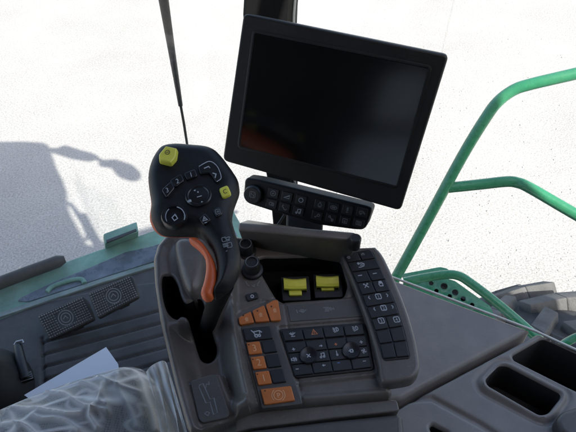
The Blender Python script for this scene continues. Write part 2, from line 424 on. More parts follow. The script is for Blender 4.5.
def icon(name, pl, c, s, m, parent, h, ex=(1, 0), ey=(0, 1), w=.9, what='icon'):
    bm = bmesh.new()
    names = name if isinstance(name, list) else [(name, c[0], c[1], s)]
    q = 0
    for nm, x, y, ss in names:
        for kind, pts in ICON[nm]:
            P = [(x + ss * (a * ex[0] + b * ey[0]), y + ss * (a * ex[1] + b * ey[1])) for a, b in pts]
            stroke(bm, pl, P, w, h + .00003 * q, kind == 'c'); q += 1
    return link(what, bm, m, parent)
TXT = {}
def letters(txt):
    if txt not in TXT:
        cu = bpy.data.curves.new('t', 'FONT'); cu.body = txt; cu.align_x = 'CENTER'; cu.size = 1
        o = bpy.data.objects.new('t', cu); col.objects.link(o)
        bpy.context.view_layer.update()
        me = bpy.data.meshes.new_from_object(o.evaluated_get(bpy.context.evaluated_depsgraph_get()))
        TXT[txt] = ([(v.co.x, v.co.y - .35) for v in me.vertices], [tuple(p.vertices) for p in me.polygons])
        bpy.data.objects.remove(o); bpy.data.curves.remove(cu); bpy.data.meshes.remove(me)
    return TXT[txt]
def text(txt, pl, c, s, m, parent, h, ex=(1, 0), ey=(0, 1), what='numeral'):
    vs, fs = letters(txt); bm = bmesh.new()
    V = [bm.verts.new(pl.at(c[0] + s * (a * ex[0] - b * ey[0]), c[1] + s * (a * ex[1] - b * ey[1]), h)) for a, b in vs]
    for f in fs:
        try: fc = bm.faces.new([V[i] for i in f])
        except ValueError: continue
        fc.normal_update()
        if fc.normal.dot(pl.n) < 0: fc.normal_flip()
    return link(what, bm, m, parent)

# ---- relief: a height field over a plane
def sdf(poly, U, V):
    """signed distance to a 2D polygon, negative inside"""
    d = np.full(U.shape, 1e9); ins = np.zeros(U.shape, bool); n = len(poly)
    for i in range(n):
        ax, ay = poly[i - 1][0], poly[i - 1][1]; bx, by = poly[i][0], poly[i][1]
        ex, ey = bx - ax, by - ay; L = ex * ex + ey * ey + 1e-18
        t = np.clip(((U - ax) * ex + (V - ay) * ey) / L, 0, 1)
        d = np.minimum(d, np.hypot(U - ax - t * ex, V - ay - t * ey))
        cond = ((ay > V) != (by > V)) & (U < ex * (V - ay) / (ey if abs(ey) > 1e-12 else 1e-12) + ax)
        ins ^= cond
    return np.where(ins, -d, d)
def dline(pts, U, V):
    d = np.full(U.shape, 1e9)
    for a, b in zip(pts, pts[1:]):
        ex, ey = b[0] - a[0], b[1] - a[1]; L = ex * ex + ey * ey + 1e-18
        t = np.clip(((U - a[0]) * ex + (V - a[1]) * ey) / L, 0, 1)
        d = np.minimum(d, np.hypot(U - a[0] - t * ex, V - a[1] - t * ey))
    return d
def sstep(a, b, x):
    t = np.clip((x - a) / (b - a), 0, 1); return t * t * (3 - 2 * t)
def UVP(pl, px, h=0, smooth=0, rnd=0):
    if smooth: px = catmull(px, smooth)
    elif rnd: px = rounded([Vector(q) for q in px], rnd)
    return [pl.uv(q[0], q[1], h) for q in px]
def relief_bm(pl, out, res, hfun, skirt=.03, holes=(), rim=.003):
    """grid clipped to the outline `out` (uv) with open wells; hfun(U,V,S)->H; wells = (uv polygon, depth)"""
    us = [p[0] for p in out]; vs = [p[1] for p in out]
    u0, u1, v0, v1 = min(us), max(us), min(vs), max(vs)
    nu = int((u1 - u0) / res) + 3; nv = int((v1 - v0) / res) + 3
    uu = u0 - res + np.arange(nu) * res; vv = v0 - res + np.arange(nv) * res
    U, V = np.meshgrid(uu, vv, indexing='ij')
    def total(U, V):
        s = sdf(out, U, V)
        for p, d in holes: s = np.maximum(s, -sdf(p, U, V))
        return s
    S = total(U, V)
    for k in range(2):                                   # pull the rim of the grid onto the outlines
        e = res * .2
        gu = (total(U + e, V) - total(U - e, V)) / (2 * e); gv = (total(U, V + e) - total(U, V - e)) / (2 * e)
        gl = gu * gu + gv * gv + 1e-9
        if k == 0: near = ((S > 0) & (S < res * 1.5)) | (np.abs(S) < res * .35)
        T = total(U, V)
        U = np.where(near, U - T * gu / gl, U); V = np.where(near, V - T * gv / gl, V)
    S0 = np.where(near, 0, S)
    H = hfun(U, V, sdf(out, U, V))
    for p, d in holes:
        q = np.clip(1 - sdf(p, U, V) / rim, 0, 1)
        H = H - rim * .8 * q ** 2
    ok = S0 < 1e-6
    cell = ok[:-1, :-1] & ok[1:, :-1] & ok[1:, 1:] & ok[:-1, 1:]
    cen = (S0[:-1, :-1] + S0[1:, :-1] + S0[1:, 1:] + S0[:-1, 1:])
    cell &= cen < -1e-7
    bm = bmesh.new(); ids = {}
    O, u, v, n = (np.array(x) for x in (pl.o, pl.u, pl.v, pl.n))
    def vert(i, j):
        if (i, j) not in ids:
            ids[i, j] = bm.verts.new(O + u * U[i, j] + v * V[i, j] + n * H[i, j])
        return ids[i, j]
    I, J = np.nonzero(cell)
    for i, j in zip(I.tolist(), J.tolist()):
        try: bm.faces.new((vert(i, j), vert(i + 1, j), vert(i + 1, j + 1), vert(i, j + 1)))
        except ValueError: continue
    be = [e for e in bm.edges if len(e.link_faces) == 1]
    def uv_of(e):
        m = (e.verts[0].co + e.verts[1].co) / 2 - pl.o
        return np.array([m.dot(pl.u)]), np.array([m.dot(pl.v)])
    groups = {-1: []}
    for e in be:
        q = uv_of(e); k = -1
        for hi, (p, d) in enumerate(holes):
            if abs(float(sdf(p, *q)[0])) < res * 2: k = hi
        groups.setdefault(k, []).append(e)
    for k, es in groups.items():
        dep = skirt if k < 0 else holes[k][1]
        if not dep or not es: continue
        r = bmesh.ops.extrude_edge_only(bm, edges=es)
        bmesh.ops.translate(bm, verts=[q for q in r['geom'] if isinstance(q, bmesh.types.BMVert)], vec=-pl.n * dep)
        if k >= 0:
            for f in r['geom']:
                if isinstance(f, bmesh.types.BMFace): f.material_index = 1
    bmesh.ops.recalc_face_normals(bm, faces=bm.faces)
    up = sum(f.normal.dot(pl.n) * f.calc_area() for f in bm.faces)
    if up < 0: bmesh.ops.reverse_faces(bm, faces=bm.faces)
    for p, d in holes:                                   # bottom of each well
        h = float(np.median(H)) - d * .93
        q = offset_poly([Vector(x) for x in (p if area2(p) > 0 else p[::-1])], -.002)
        f = bm.faces.new([bm.verts.new(pl.p3(x.x, x.y, h)) for x in q]); f.material_index = 1
        f.normal_update()
        if f.normal.dot(pl.n) < 0: f.normal_flip()
    return bm
def fbm(U, V, s, o=4, seed=0.0):
    out = np.zeros(U.shape); 
    for (i, j), u in np.ndenumerate(U):
        out[i, j] = noise.fractal((u * s + seed, V[i, j] * s, seed), 1, 2, o)
    return out

# ================================================================== GROUND
bm = bmesh.new()
bmesh.ops.create_grid(bm, x_segments=2, y_segments=2, size=300)
g = link('ground', bm, M['ground']); tag(g, kind='structure')
# loose stones lying on it
ico = bmesh.new(); bmesh.ops.create_icosphere(ico, subdivisions=1, radius=1)
iv = np.array([v.co[:] for v in ico.verts]); ifc = np.array([[v.index for v in f.verts] for f in ico.faces]); ico.free()
VV, FF = [], []
for i in range(9000):
    x = random.uniform(-5.5, 7); y = random.uniform(2.0, 11) if i % 3 else random.uniform(2, 6)
    q = random.choice((.003, .003, .004, .004, .006, .008)) * random.uniform(.7, 1.3); a = random.uniform(0, 6.28)
    p = iv * np.array([q * random.uniform(.8, 1.7), q, q * .8])
    FF.append(ifc + len(VV) * len(iv))
    VV.append(np.c_[p[:, 0] * math.cos(a) - p[:, 1] * math.sin(a) + x, p[:, 0] * math.sin(a) + p[:, 1] * math.cos(a) + y, p[:, 2] + q * .1])
me = bpy.data.meshes.new('gravel'); me.from_pydata(np.vstack(VV).tolist(), [], np.vstack(FF).tolist())
bm = bmesh.new(); bm.from_mesh(me); bpy.data.meshes.remove(me)
st = link('gravel', bm, M['stone'], ang=80)
tag(st, 'loose grey gravel stones scattered over the pale ground', 'gravel', kind='stuff')

# ================================================================== CONTROL CONSOLE
nA = Vector((0, -math.sin(math.radians(10)), math.cos(math.radians(10))))
r_ = ray(300, 340)
A = Plane(EYE + r_ * (-.55 / r_.z), nA)
con = thing('control_console', A.at(290, 330, -.16), 'warm grey armrest console packed with black and orange keys beneath the monitor', 'control console')

out_px = [(166, 240), (158, 249), (154, 262), (155, 285), (160, 320), (167, 350), (176, 388), (187, 428), (191, 434), (199, 432), (250, 411),
          (258, 408), (390, 396), (393, 392), (389, 375), (372, 325), (352, 268), (346, 250), (300, 245), (246, 238), (226, 238), (200, 236), (180, 236)]
outA = UVP(A, out_px)
gate = UVP(A, [(163, 281), (168, 277.4), (173, 278), (178, 286), (181, 296), (186, 303), (196, 299), (202, 300), (206, 312), (211, 328), (215, 342), (213, 351), (207, 355.6), (200, 354), (196, 347), (190, 326), (187, 318), (181, 316), (176, 319), (168, 314), (163.6, 300)], smooth=4)
recess = UVP(A, [(254, 262), (264, 258), (330, 256), (341, 262), (348, 286), (344, 297), (281, 302), (275, 297), (262, 275)], rnd=3)
ridge = UVP(A, [(234, 262), (232, 285), (232, 305), (234.6, 335), (241, 370), (249, 404)])
bowl = UVP(A, [(168, 330), (180, 322), (232, 300), (236, 340), (241, 370), (246, 402), (228, 408), (196, 420), (186, 400), (174, 355)], smooth=4)
blk = UVP(A, [(184, 381), (216, 369), (223, 370), (240, 415), (236, 421), (200, 432), (194, 428)], rnd=4)
mound = A.uv(205, 252)
grooves = [UVP(A, [(236, 316), (240, 312), (277, 297), (284, 302), (287, 320), (303, 405)]),
           UVP(A, [(236, 316), (238, 332), (259, 409)]), UVP(A, [(259, 409), (303, 405)]),
           UVP(A, [(262, 300), (282, 303), (348, 297), (376, 292)])]
shelf = UVP(A, [(277, 326), (366, 319), (376, 372), (296, 381)], rnd=3)
low = UVP(A, [(292, 383), (378, 373), (384, 382), (386, 391), (302, 398)], rnd=3)
def hcon(U, V, S):
    H = np.zeros(U.shape)
    dr = dline(ridge, U, V)
    left = sdf(UVP(A, [(234, 230), (232, 285), (232, 305), (234.6, 335), (241, 370), (252, 420), (180, 450), (120, 450), (120, 230)]), U, V)
    H += .012 * np.exp(-(dr / np.where(left < 0, .016, .0045)) ** 2)
    sb = sdf(bowl, U, V)
    H -= .020 * sstep(.004, -.026, sb)
    H += .022 * np.exp(-(((U - mound[0]) / .05) ** 2 + ((V - mound[1]) / .04) ** 2))
    H += .008 * sstep(.022, .004, -S) * (left < 0)                       # rolled rim on the driver's side
    sk = sdf(blk, U, V)
    H = np.where(sk < 0, H + (-.0015 - H) * sstep(0, -.006, sk), H)
    for g_ in grooves: H -= .0014 * np.exp(-(dline(g_, U, V) / .0012) ** 2)
    H -= .0022 * sstep(.001, -.001, sdf(shelf, U, V))
    H -= .003 * sstep(.001, -.006, sdf(low, U, V))
    H -= .010 * (1 - np.sqrt(np.clip(1 - (1 - np.clip(-S / .010, 0, 1)) ** 2, 0, 1)))   # rounded outer edge
    return H
bm = relief_bm(A, outA, .0013, hcon, skirt=.09, holes=[(gate, .075), (recess, .036)], rim=.0035)
hou = link('housing', bm, None, con, mats=[M['warm'], M['well']], ang=50)

# raised rear band with its sloping face
zt = .048
f0, f1 = A.at(245, 248.5, -.004), A.at(350, 265, -.004)
t0, t1 = A.at(238, 230, zt), A.at(357, 240.5, zt)
back = (Vector((0, 1, 0)) - A.n * A.n.y).normalized()
band = hexa([f0, f1, t1, t0, f0 + back * .05, f1 + back * .05, t1 + back * .012, t0 + back * .012], .003, seg=3)
link('rear_band', band, M['warm'], con)
# small dark pivot behind the key strip
bm = lathe_bm(A.at(355, 242, .046), A.n, A.u, [(.0, -.010), (.0075, -.010), (.0075, .008), (.006, .010), (.0, .010)], 20)
link('pivot', bm, M['black'], con)
# palm rest block behind the joystick
pr = UVP(A, [(174, 242), (188, 236), (206, 244), (207, 262), (201, 284), (192, 292), (184, 286), (177, 264)], .02, smooth=5)
bm = relief_bm(A, pr, .0015, lambda U, V, S_: .024 - .014 * (1 - np.sqrt(np.clip(1 - (1 - np.clip(-S_, 0, .014) / .014) ** 2, 0, 1))), skirt=.05)
link('palm_rest', bm, M['warm'], con, ang=65)
# emblem plate with the gear gate drawing
EX, EY = (.97, -.26), (.30, .95)
ep = slab('shift_plate', A, [(190, 381), (214, 373.5), (217, 376), (230, 414), (227, 417.5), (203, 423), (199, 420)], .004, .0012, M['slate'], con, h=.0012, rnd=3)
eb = bmesh.new()
stroke(eb, A, [(199.5, 385), (203, 383.5), (210, 399), (214, 398), (217.5, 412.5), (213.5, 414.5), (210, 402), (206, 403), (199, 387)], .8, (.0015), True)
stroke(eb, A, catmull([(206, 388), (206.5, 384), (209, 384.5), (208.6, 381.5)], 3, False), .8, (.0015))
stroke(eb, A, [(204.5, 413.6), (207, 411.6), (209.5, 412.6), (208, 415.6), (204.5, 413.6)], .8, (.0015))
link('gate_drawing', eb, M['dim'], ep)

# ---- two small knobs
for (x, y, s) in ((246.5, 246.5, 1.05), (252.6, 264.6, 1.1)):
    c = A.at(x, y + 5, .006)
    k = link('knob', lathe_bm(c, A.n, A.u, [(0, -.004), (.0125 * s, -.004), (.0125 * s, .001), (.0098 * s, .002), (.0092 * s, .017), (.0085 * s, .0185), (.0072 * s, .0185), (.0065 * s, .017), (0, .017)], 28), M['black'], con)
    rb = lathe_bm(c, A.n, A.u, [(.0074 * s, .0186), (.0084 * s, .0188), (.0084 * s, .0186), (.0074 * s, .0186)], 28)
    rb = bmesh.new()
    o1 = [c + A.n * .0190 + (A.u * math.cos(t) + A.v * math.sin(t)) * .0072 * s for t in [i * .2244 for i in range(28)]]
    for side in (1,):
        tube_bm(o1 + [o1[0]], .0005, 6, rb, caps=False)
    link('ring', rb, M['edge'], k)
icon('seats', A, (253, 284), 7, M['dim'], con, .0016, (1, -.05), (.1, .8), .9, what='print')
icon('hook', A, (241, 259), 2.2, M['dim'], con, .006, (1, -.05), (.1, .8), .7, what='print')

KX, KY = (1.0, -.085), (.28, .96)
# lamp key
b = slab('key', A, [(245, 294.5), (256.5, 291.5), (259, 297.5), (247.5, 301)], .004, .0010, M['key'], con, h=.0032, rnd=2)
icon('ring', A, (252.2, 296.3), 1.8, M['ink'], b, .0035, w=.9)
# orange triple key
tri = [([(238.4, 318), (240, 316.4), (250.6, 311.2), (254.2, 322.2), (240.6, 324.8), (239, 323)], (246.5, 319)),
       ([(252.2, 310.5), (264, 305), (269.6, 320.8), (255.6, 322)], (260.6, 314.4)),
       ([(265.6, 304.3), (274.6, 299.6), (278, 300.2), (281, 318.6), (279.6, 320.2), (271, 320.8)], (274.6, 310))]
for px, c in tri:
    b = slab('orange_key', A, px, .004, .0009, M['orange'], con, h=.0042, rnd=1.4)
    icon('gear', A, c, 2.1, M['orink'], b, .0045, (1, -.2), (.25, 1), .55)
    dx = -4.6
    icon('ring', A, (c[0] + dx * .7, c[1] - 3.6), .5, M['dark'], b, .0045, w=.9, what='indicator')
# black header key over the numbers
plate = slab('key_frame', A, [(240.5, 326.5), (274, 323.5), (303, 404), (262, 408.5)], .004, .0008, M['slate'], con, h=.0014, rnd=3)
b = slab('key', A, [(242.6, 328.2), (269.6, 325.8), (273.2, 338.2), (245.6, 341)], .004, .0010, M['key'], con, h=.0042, rnd=1.5)
icon('header', A, (257, 333.2), 5.0, M['ink'], b, .0045, KX, KY, 1.0)
for t_, px, c in (('3', [(246.2, 342.4), (259.4, 341), (262.4, 353), (248.8, 354.6)], (254.4, 347.8)),
                  ('2', [(250.2, 357), (263.6, 355.4), (266.8, 367.8), (253.2, 369.4)], (258.8, 362.2)),
                  ('1', [(254.8, 372), (268.8, 370.4), (272.2, 383.2), (258.2, 385.2)], (263.8, 377.8))):
    b = slab('orange_key', A, px, .004, .0010, M['orange'], con, h=.0042, rnd=1.4)
    text(t_, A, c, 9.5, M['orink'], b, .0045, (1, -.1), (.26, 1))
    icon('ring', A, (px[0][0] + 2.6, px[0][1] + 2.2), .45, M['dark'], b, .0045, w=.8, what='indicator')
for px in ([(261.2, 340.6), (274, 339.2), (277.6, 351.4), (264.2, 353)], [(265, 355), (278.4, 353.4), (282, 366), (268.2, 367.6)], [(269.4, 370), (282.8, 368.2), (286.6, 381.6), (273.2, 383.2)]):
    slab('key', A, px, .004, .0010, M['key'], con, h=.0040, rnd=1.4)
b = slab('orange_key', A, [(260.2, 389), (291, 385.6), (295.2, 400.4), (264.4, 404.8)], .004, .0012, M['orange'], con, h=.0042, rnd=1.6)
text('P', A, (278.6, 395.2), 7.0, M['orink'], b, .0045, (1, -.1), (.26, 1))
ib = bmesh.new()
stroke(ib, A, circ(278.4, 395.1, 4.6, 18), .7, .0045, True)
stroke(ib, A, circ(278.4, 395.1, 6.6, 8, 130, 230), .7, .0045); stroke(ib, A, circ(278.4, 395.1, 6.6, 8, -50, 50), .7, .0045)
link('icon', ib, M['orink'], b)
icon('ring', A, (265, 390.8), .5, M['dark'], b, .0045, w=.8, what='indicator')

# ---- yellow paddle switches in the recess
for (x0, x1, y0, y1, low_) in ((283.5, 306, 278, 294, 1), (316, 338.5, 275.5, 291, 0)):
    hs = -.010
    body = slab('switch_housing', A, [(x0 - 3, y0 - 1), (x1 + 3, y0 - 2), (x1 + 5, y1 + 6), (x0 - 1, y1 + 7)], .024, .001, M['black'], con, h=-.014, rnd=1.5)
    # paddle: an arched lip with a tongue below it
    bm = bmesh.new()
    W0, W1 = x0, x1
    prof = [(y0, .000), (y0 + 1.2, .0035), (y0 + 3.5, .0022), (y0 + 7.5, .001), (y0 + 10.4, .0042), (y0 + 11.6, .0020), (y0 + 12.4, -.004)]
    rows = []
    for i in range(13):
        q = i / 12; sag = 1.1 * (1 - (2 * q - 1) ** 2)
        rows.append([bm.verts.new(A.at(W0 + (W1 - W0) * q + .06 * (yy - y0), yy + sag * (1 if k < 3 else .4), hs + hh)) for k, (yy, hh) in enumerate(prof)])
    for a, c in zip(rows, rows[1:]):
        for k in range(len(prof) - 1): bm.faces.new((a[k], a[k + 1], c[k + 1], c[k]))
    be = [e for e in bm.edges if len(e.link_faces) == 1]
    r = bmesh.ops.extrude_edge_only(bm, edges=be)
    bmesh.ops.translate(bm, verts=[q for q in r['geom'] if isinstance(q, bmesh.types.BMVert)], vec=-A.n * .009)
    bmesh.ops.recalc_face_normals(bm, faces=bm.faces)
    p = link('switch_paddle', bm, M['yellow'], con, ang=35)
    if low_:
        slab('tongue', A, [(x0 + 5, y1 - 5), (x1 - 4.5, y1 - 5.4), (x1 - 4, y1 + .8), (x0 + 5.6, y1 + 1.2)], .006, .0012, M['yellow'], p, h=hs - .0005, rnd=1)
    else:
        slab('tongue', A, [(x0 + 5, y1 - 4.5), (x1 - 4.5, y1 - 4.9), (x1 - 4, y1 - 1.4), (x0 + 5.6, y1 - 1)], .006, .0012, M['yellow'], p, h=hs - .0005, rnd=1)
# printed label strip
b = slab('label_strip', A, [(287, 305.5), (369, 298.5), (374.5, 315.5), (290.5, 321.5)], .002, .0006, M['slate'], con, h=.0010, rnd=1)
icon('flow', A, (301.5, 311), 5, M['dim'], b, .0013, KX, (.2, .6), .9)
icon('spread', A, (329, 309), 5, M['dim'], b, .0013, KX, (.2, .6), .9)

# ---- central black key panel
slab('key_panel', A, [(279.6, 329), (362, 322.6), (366.4, 324.8), (374, 368), (372, 370), (297, 378), (294, 376)], .003, .001, M['black'], con, h=.0002, rnd=2)
def quad(a, b, c, d, u0, u1, v0, v1):
    f = lambda u, v: ((a[0] * (1 - u) + b[0] * u) * (1 - v) + (d[0] * (1 - u) + c[0] * u) * v, (a[1] * (1 - u) + b[1] * u) * (1 - v) + (d[1] * (1 - u) + c[1] * u) * v)
    return [f(u0, v0), f(u1, v0), f(u1, v1), f(u0, v1)], f
PQ = ((281, 330), (363.4, 323.4), (372.4, 368), (294.6, 376.6))
for i, (nm, c) in enumerate((('wiper', (292.6, 334.4)), ('tri', (314, 332)), ('lamp', (335.4, 329.4)), ('lamp', (355, 328.2)))):
    px, _ = quad(*PQ, i / 4 + .008, (i + 1) / 4 - .008, .01, .235)
    b = slab('key', A, px, .004, .0010, M['key'], con, h=.0030, rnd=1)
    icon(nm, A, c, 3.3, M['ink'] if nm != 'tri' else M['redink'], b, .0033, KX, KY, .8)
for i in range(4):
    for j, (v0, v1) in enumerate(((.262, .5), (.5, .745), (.745, .985))):
        px, _ = quad(*PQ, i / 4 + .008, (i + 1) / 4 - .008, v0 + .008, v1 - .008)
        b = slab('key', A, px, .004, .0007, M['key'], con, h=.0024, rnd=.6)
        spec = {(0, 0): ('plus', (293.6, 349.2), 2.6, 'ink'), (0, 1): ('speaker', (293.8, 359.4), 2.9, 'ink'), (0, 2): ('minus', (297.2, 369), 2.6, 'ink'),
                (1, 0): None, (1, 1): ('note', (322.2, 355.4), 3.0, 'ink'), (1, 2): None,
                (2, 0): ('plus', (335.8, 344.2), 2.4, 'redink'), (2, 1): ('thermo', (336.8, 353), 3.0, 'ink'), (2, 2): ('minus', (338.6, 362.8), 2.4, 'blueink'),
                (3, 0): ('plus', (361.2, 342), 2.6, 'ink'), (3, 1): ('fan', (363.8, 351), 3.0, 'ink'), (3, 2): ('minus', (364.4, 361), 2.6, 'ink')}.get((i, j))
        if spec: icon(spec[0], A, spec[1], spec[2], M[spec[3]], b, .0027, KX, KY, .85)
        if (i, j) == (1, 0): icon('arrowr', A, (320.8, 345.8), 2.2, M['ink'], b, .0027, KX, KY, .8)
        if (i, j) == (1, 2): icon('arrowl', A, (324, 365.2), 2.2, M['ink'], b, .0027, KX, KY, .8)
for (x, y, nm) in ((308.6, 356.6, 'cross'), (351, 351.8, 'plug')):
    o = A.at(x, y, .0)
    b = link('dial', lathe_bm(o, A.n, A.u, [(0, 0), (.0108, 0), (.0108, .0052), (.0098, .0064), (.0085, .0064), (.0075, .0058), (0, .0058)], 30), M['gripkey'], con)
    icon(nm, A, (x, y - 1), 2.8, M['ink'], b, .0062, KX, KY, .9)

# ---- key strip on the outer side
nS = (A.n + Vector((-.10, 0, 0))).normalized()
S = Plane(A.at(380, 318, .016), nS)
strip_px = [(341, 252), (371, 246.5), (377, 248), (384, 257), (393, 276), (402, 297), (410, 319), (416, 341), (419.5, 362), (418.5, 371), (413, 378), (404, 381), (386, 383), (380.5, 378), (377.5, 360), (368, 326), (353, 285)]
slab('strip_housing', S, strip_px, .020, .0045, M['warm'], con, h=0, smooth=4, n=5)
slab('strip_panel', S, [(343.2, 254), (369, 249.4), (373.4, 251.4), (386, 279), (397, 305), (405.5, 331), (411, 356), (409, 358.6), (385, 361), (382, 358), (370.5, 322), (355, 282)], .003, .0008, M['black'], con, h=.0008, rnd=2)
lft = [(344.2, 254.6), (347.6, 262.5), (352, 272), (357, 283), (362, 295), (366.8, 307), (371.2, 319), (375.4, 330.6), (379.6, 344), (383.6, 359)]
rgt = [(371.6, 250), (376, 258), (381, 268), (386, 279), (390.6, 290.4), (395, 302), (399.4, 314), (403, 326), (406.8, 340.4), (410, 356.4)]
def srow(i, u0, u1, two):
    a, b, c, d = lft[i], rgt[i], rgt[i + 1], lft[i + 1]
    px, f = quad(a, b, c, d, u0 + .02, u1 - .02, .05, .95)
    return px
SX, SY = (.98, -.14), (.36, .93)
rows = [(2, ['plug', 'turn'], [(348.5, 257.4), (363, 254.4)], 1.9), (1, ['hook'], [(361.2, 265)], 4.0), (2, ['minus', 'minus'], [(360, 275.4), (374.8, 273.4)], 3.4),
        (2, ['tools', 'hand'], [(366.2, 285.6), (380.8, 283.6)], 3.0)]
for i, (n_, ic, cs, s_) in enumerate(rows):
    for k in range(n_):
        b = slab('key', S, srow(i, k / n_, (k + 1) / n_, 0), .003, .0008, M['key'], con, h=.0028, rnd=1)
        icon(ic[k], S, cs[k], s_, M['ink'] if i else M['dim'], b, .0031, SX, SY, .85)
for i, t_, y in ((4, '1', 0), (5, '2', 0)):
    b = slab('key', S, srow(i, 0, 1, 0), .003, .0008, M['key'], con, h=.0028, rnd=1)
    c = ((369.2, 297.6), (378.4, 296.4), (387.2, 295.2)) if i == 4 else ((374.4, 309), (383.6, 307.8), (392.6, 306.8))
    icon([('lpar', *c[0], 2.2), ('square', *c[1], 3.2), ('rpar', *c[2], 2.2)], S, None, 0, M['ink'], b, .0031, SX, SY, .8)
    text(t_, S, c[1], 5.0, M['ink'], b, .0031, SX, SY)
for k, (t_, c) in enumerate((('3', (381.2, 320.6)), ('4', (396.6, 319.4)))):
    b = slab('key', S, srow(6, k / 2, (k + 1) / 2, 0), .003, .0008, M['key'], con, h=.0028, rnd=1)
    icon('square', S, c, 3.4, M['ink'], b, .0031, SX, SY, .75); text(t_, S, c, 5.0, M['ink'], b, .0031, SX, SY)
for i in (7, 8):
    for k in (0, 1): slab('key', S, srow(i, k / 2, (k + 1) / 2, 0), .003, .0008, M['key'], con, h=.0028, rnd=1)

# ---- armrest lip and pad nearest the driver
slab('armrest_lip', A, [(236, 419), (258, 411.4), (390, 399.4), (397, 400), (400, 411), (330, 418.5), (252, 428), (236, 432)], .03, .0018, M['warm'], con, h=-.0125, rnd=3, n=4)
slab('armrest_pad', A, [(205, 441), (254, 429.4), (330, 420.4), (398, 413.6), (403, 417), (405, 440), (404, 485), (200, 500)], .03, .006, M['slate'], con, h=-.0135, rnd=4, n=5)

# ================================================================== JOYSTICK
t_ = math.radians(32)
nJ = (-AF * math.cos(t_) + AU * math.sin(t_))
J = Plane(D(195, 190, .55), nJ)
joy = thing('joystick', A.at(205, 330, -.05), 'black multi button joystick handle with orange trigger edge and yellow thumb keys', 'joystick')
grip_px = [(163, 148), (176, 145.6), (192, 146.6), (206, 148), (215, 151.4), (222, 158), (228, 165.6), (234, 174), (238.4, 182), (238.6, 190), (235.4, 199), (232.4, 208), (231.4, 218), (234, 229),
           (238, 243), (240.2, 256), (239.6, 268), (235, 278), (229, 287), (222, 292.6), (214.6, 296), (213, 290), (216, 282), (217, 268), (214, 254), (208.4, 244), (200, 234.4), (188, 232.4), (172, 232.6), (160, 230.4), (153, 223.6), (151, 214), (151.6, 204), (149.4, 190), (148.4, 177), (151, 165), (156, 155)]
def puff(R, k=1.0):
    def f(U, V, S_):
        d = np.clip(-S_, 0, R)
        return -R * k * (1 - np.sqrt(np.clip(1 - (1 - d / R) ** 2, 0, 1)))
    return f
bm = relief_bm(J, UVP(J, grip_px, -.012, smooth=4), .0012, puff(.014, .9), skirt=.009)
link('grip', bm, M['grip'], joy, ang=65)
rimp = [(158, 158), (152, 168), (149.2, 180), (150.2, 192), (152, 206), (150.6, 218), (152.2, 226.6), (159.4, 233.8), (172, 235.6), (188, 235.6), (200, 236), (215, 225), (200, 190), (170, 165)]
link('trim_shell', slab_bm(J, rimp, [(.006, -.034), (.001, -.031), (0, -.027), (0, -.021), (.001, -.0185), (.004, -.0165)], 0, smooth=4, hm=-.025), M['trim'], joy, ang=60)
trg = [(189, 238.6), (196, 239.2), (202, 242.6), (208, 250.4), (214.4, 262), (217.3, 275), (216.3, 288), (212, 297.5), (207, 299.6), (203, 297.7), (201, 292.8), (204.2, 281.5), (206.2, 268.5), (204.6, 256.8), (198.6, 248.6), (191, 242.4)]
bm = relief_bm(J, UVP(J, trg, -.012, smooth=4), .0010, lambda U, V, S_: puff(.006)(U, V, S_) - .006, skirt=.006)
link('trigger_edge', bm, M['trim'], joy, ang=65)
# stem and boot going down into the gate
base = A.at(206, 330, -.045)
tp = D(222, 282, .66)
tp = J.at(222, 284, -.028)
link('stem', tube_bm([tp, tp.lerp(base, .5), base], [.012, .010, .010], 16), M['well'], joy)
# keys on the head
JX, JY = (.96, -.28), (.26, .96)
hJ = .0
cap = bmesh.new()
slab_bm(J, [(158, 154), (165.4, 145), (177.4, 147.6), (176, 157), (170.6, 163), (158.6, 160)], [(0, -.012), (0, .002), (.0008, .0055), (.0018, .0065)], 0, rnd=1.5, bm=cap)
b = link('thumb_key', cap, M['yellow'], joy, ang=30)
icon('ring', J, (167.4, 152.2), 3.0, M['dark'], b, .0068, (1, .1), (-.2, .9), .6)
icon('minus', J, (167.4, 152.2), 2.4, M['dark'], b, .0068, (1, -.3), (-.2, .9), .6)
for t, px, c in (('3', [(161.4, 189.6), (170.6, 181.2), (175, 187.2), (166.4, 197.6)], (167.2, 190)), ('2', [(169.6, 180.4), (180.6, 173.4), (184.4, 180.2), (175.4, 187)], (177.4, 181)), ('1', [(183.6, 173), (195, 168.8), (197.6, 175.6), (187, 180)], (191, 174.6))):
    b = slab('key', J, px, .004, .0010, M['gripkey'], joy, h=.0026, rnd=2)
    text(t, J, c, 6.6, M['ink'], b, .0029, JX, JY)
b = slab('key', J, [(198, 166), (209.6, 160.6), (218, 166), (222, 178), (216.6, 182.6), (210, 172.6), (200, 174)], .004, .0010, M['gripkey'], joy, h=.0026, rnd=2)
ob = bmesh.new()
stroke(ob, J, catmull([(199, 166.4), (209.4, 161.2), (217.4, 166.6), (221.2, 177.6), (216.6, 181.6)], 4, False), .7, .0029)
stroke(ob, J, [(204, 168.4), (208.6, 166.4), (210, 168)], 1.0, .0029); stroke(ob, J, [(212.6, 173), (216, 174), (215, 178)], 1.0, .0029)
link('icon', ob, M['ink'], b)
b = slab('yellow_key', J, [(218.6, 188.4), (227.4, 184.6), (231.4, 193.6), (222.4, 197.8)], .004, .0012, M['yellow'], joy, h=.0022, rnd=2.4)
text('C', J, (225, 191.2), 6.2, M['dark'], b, .0025, JX, JY, what='letter')
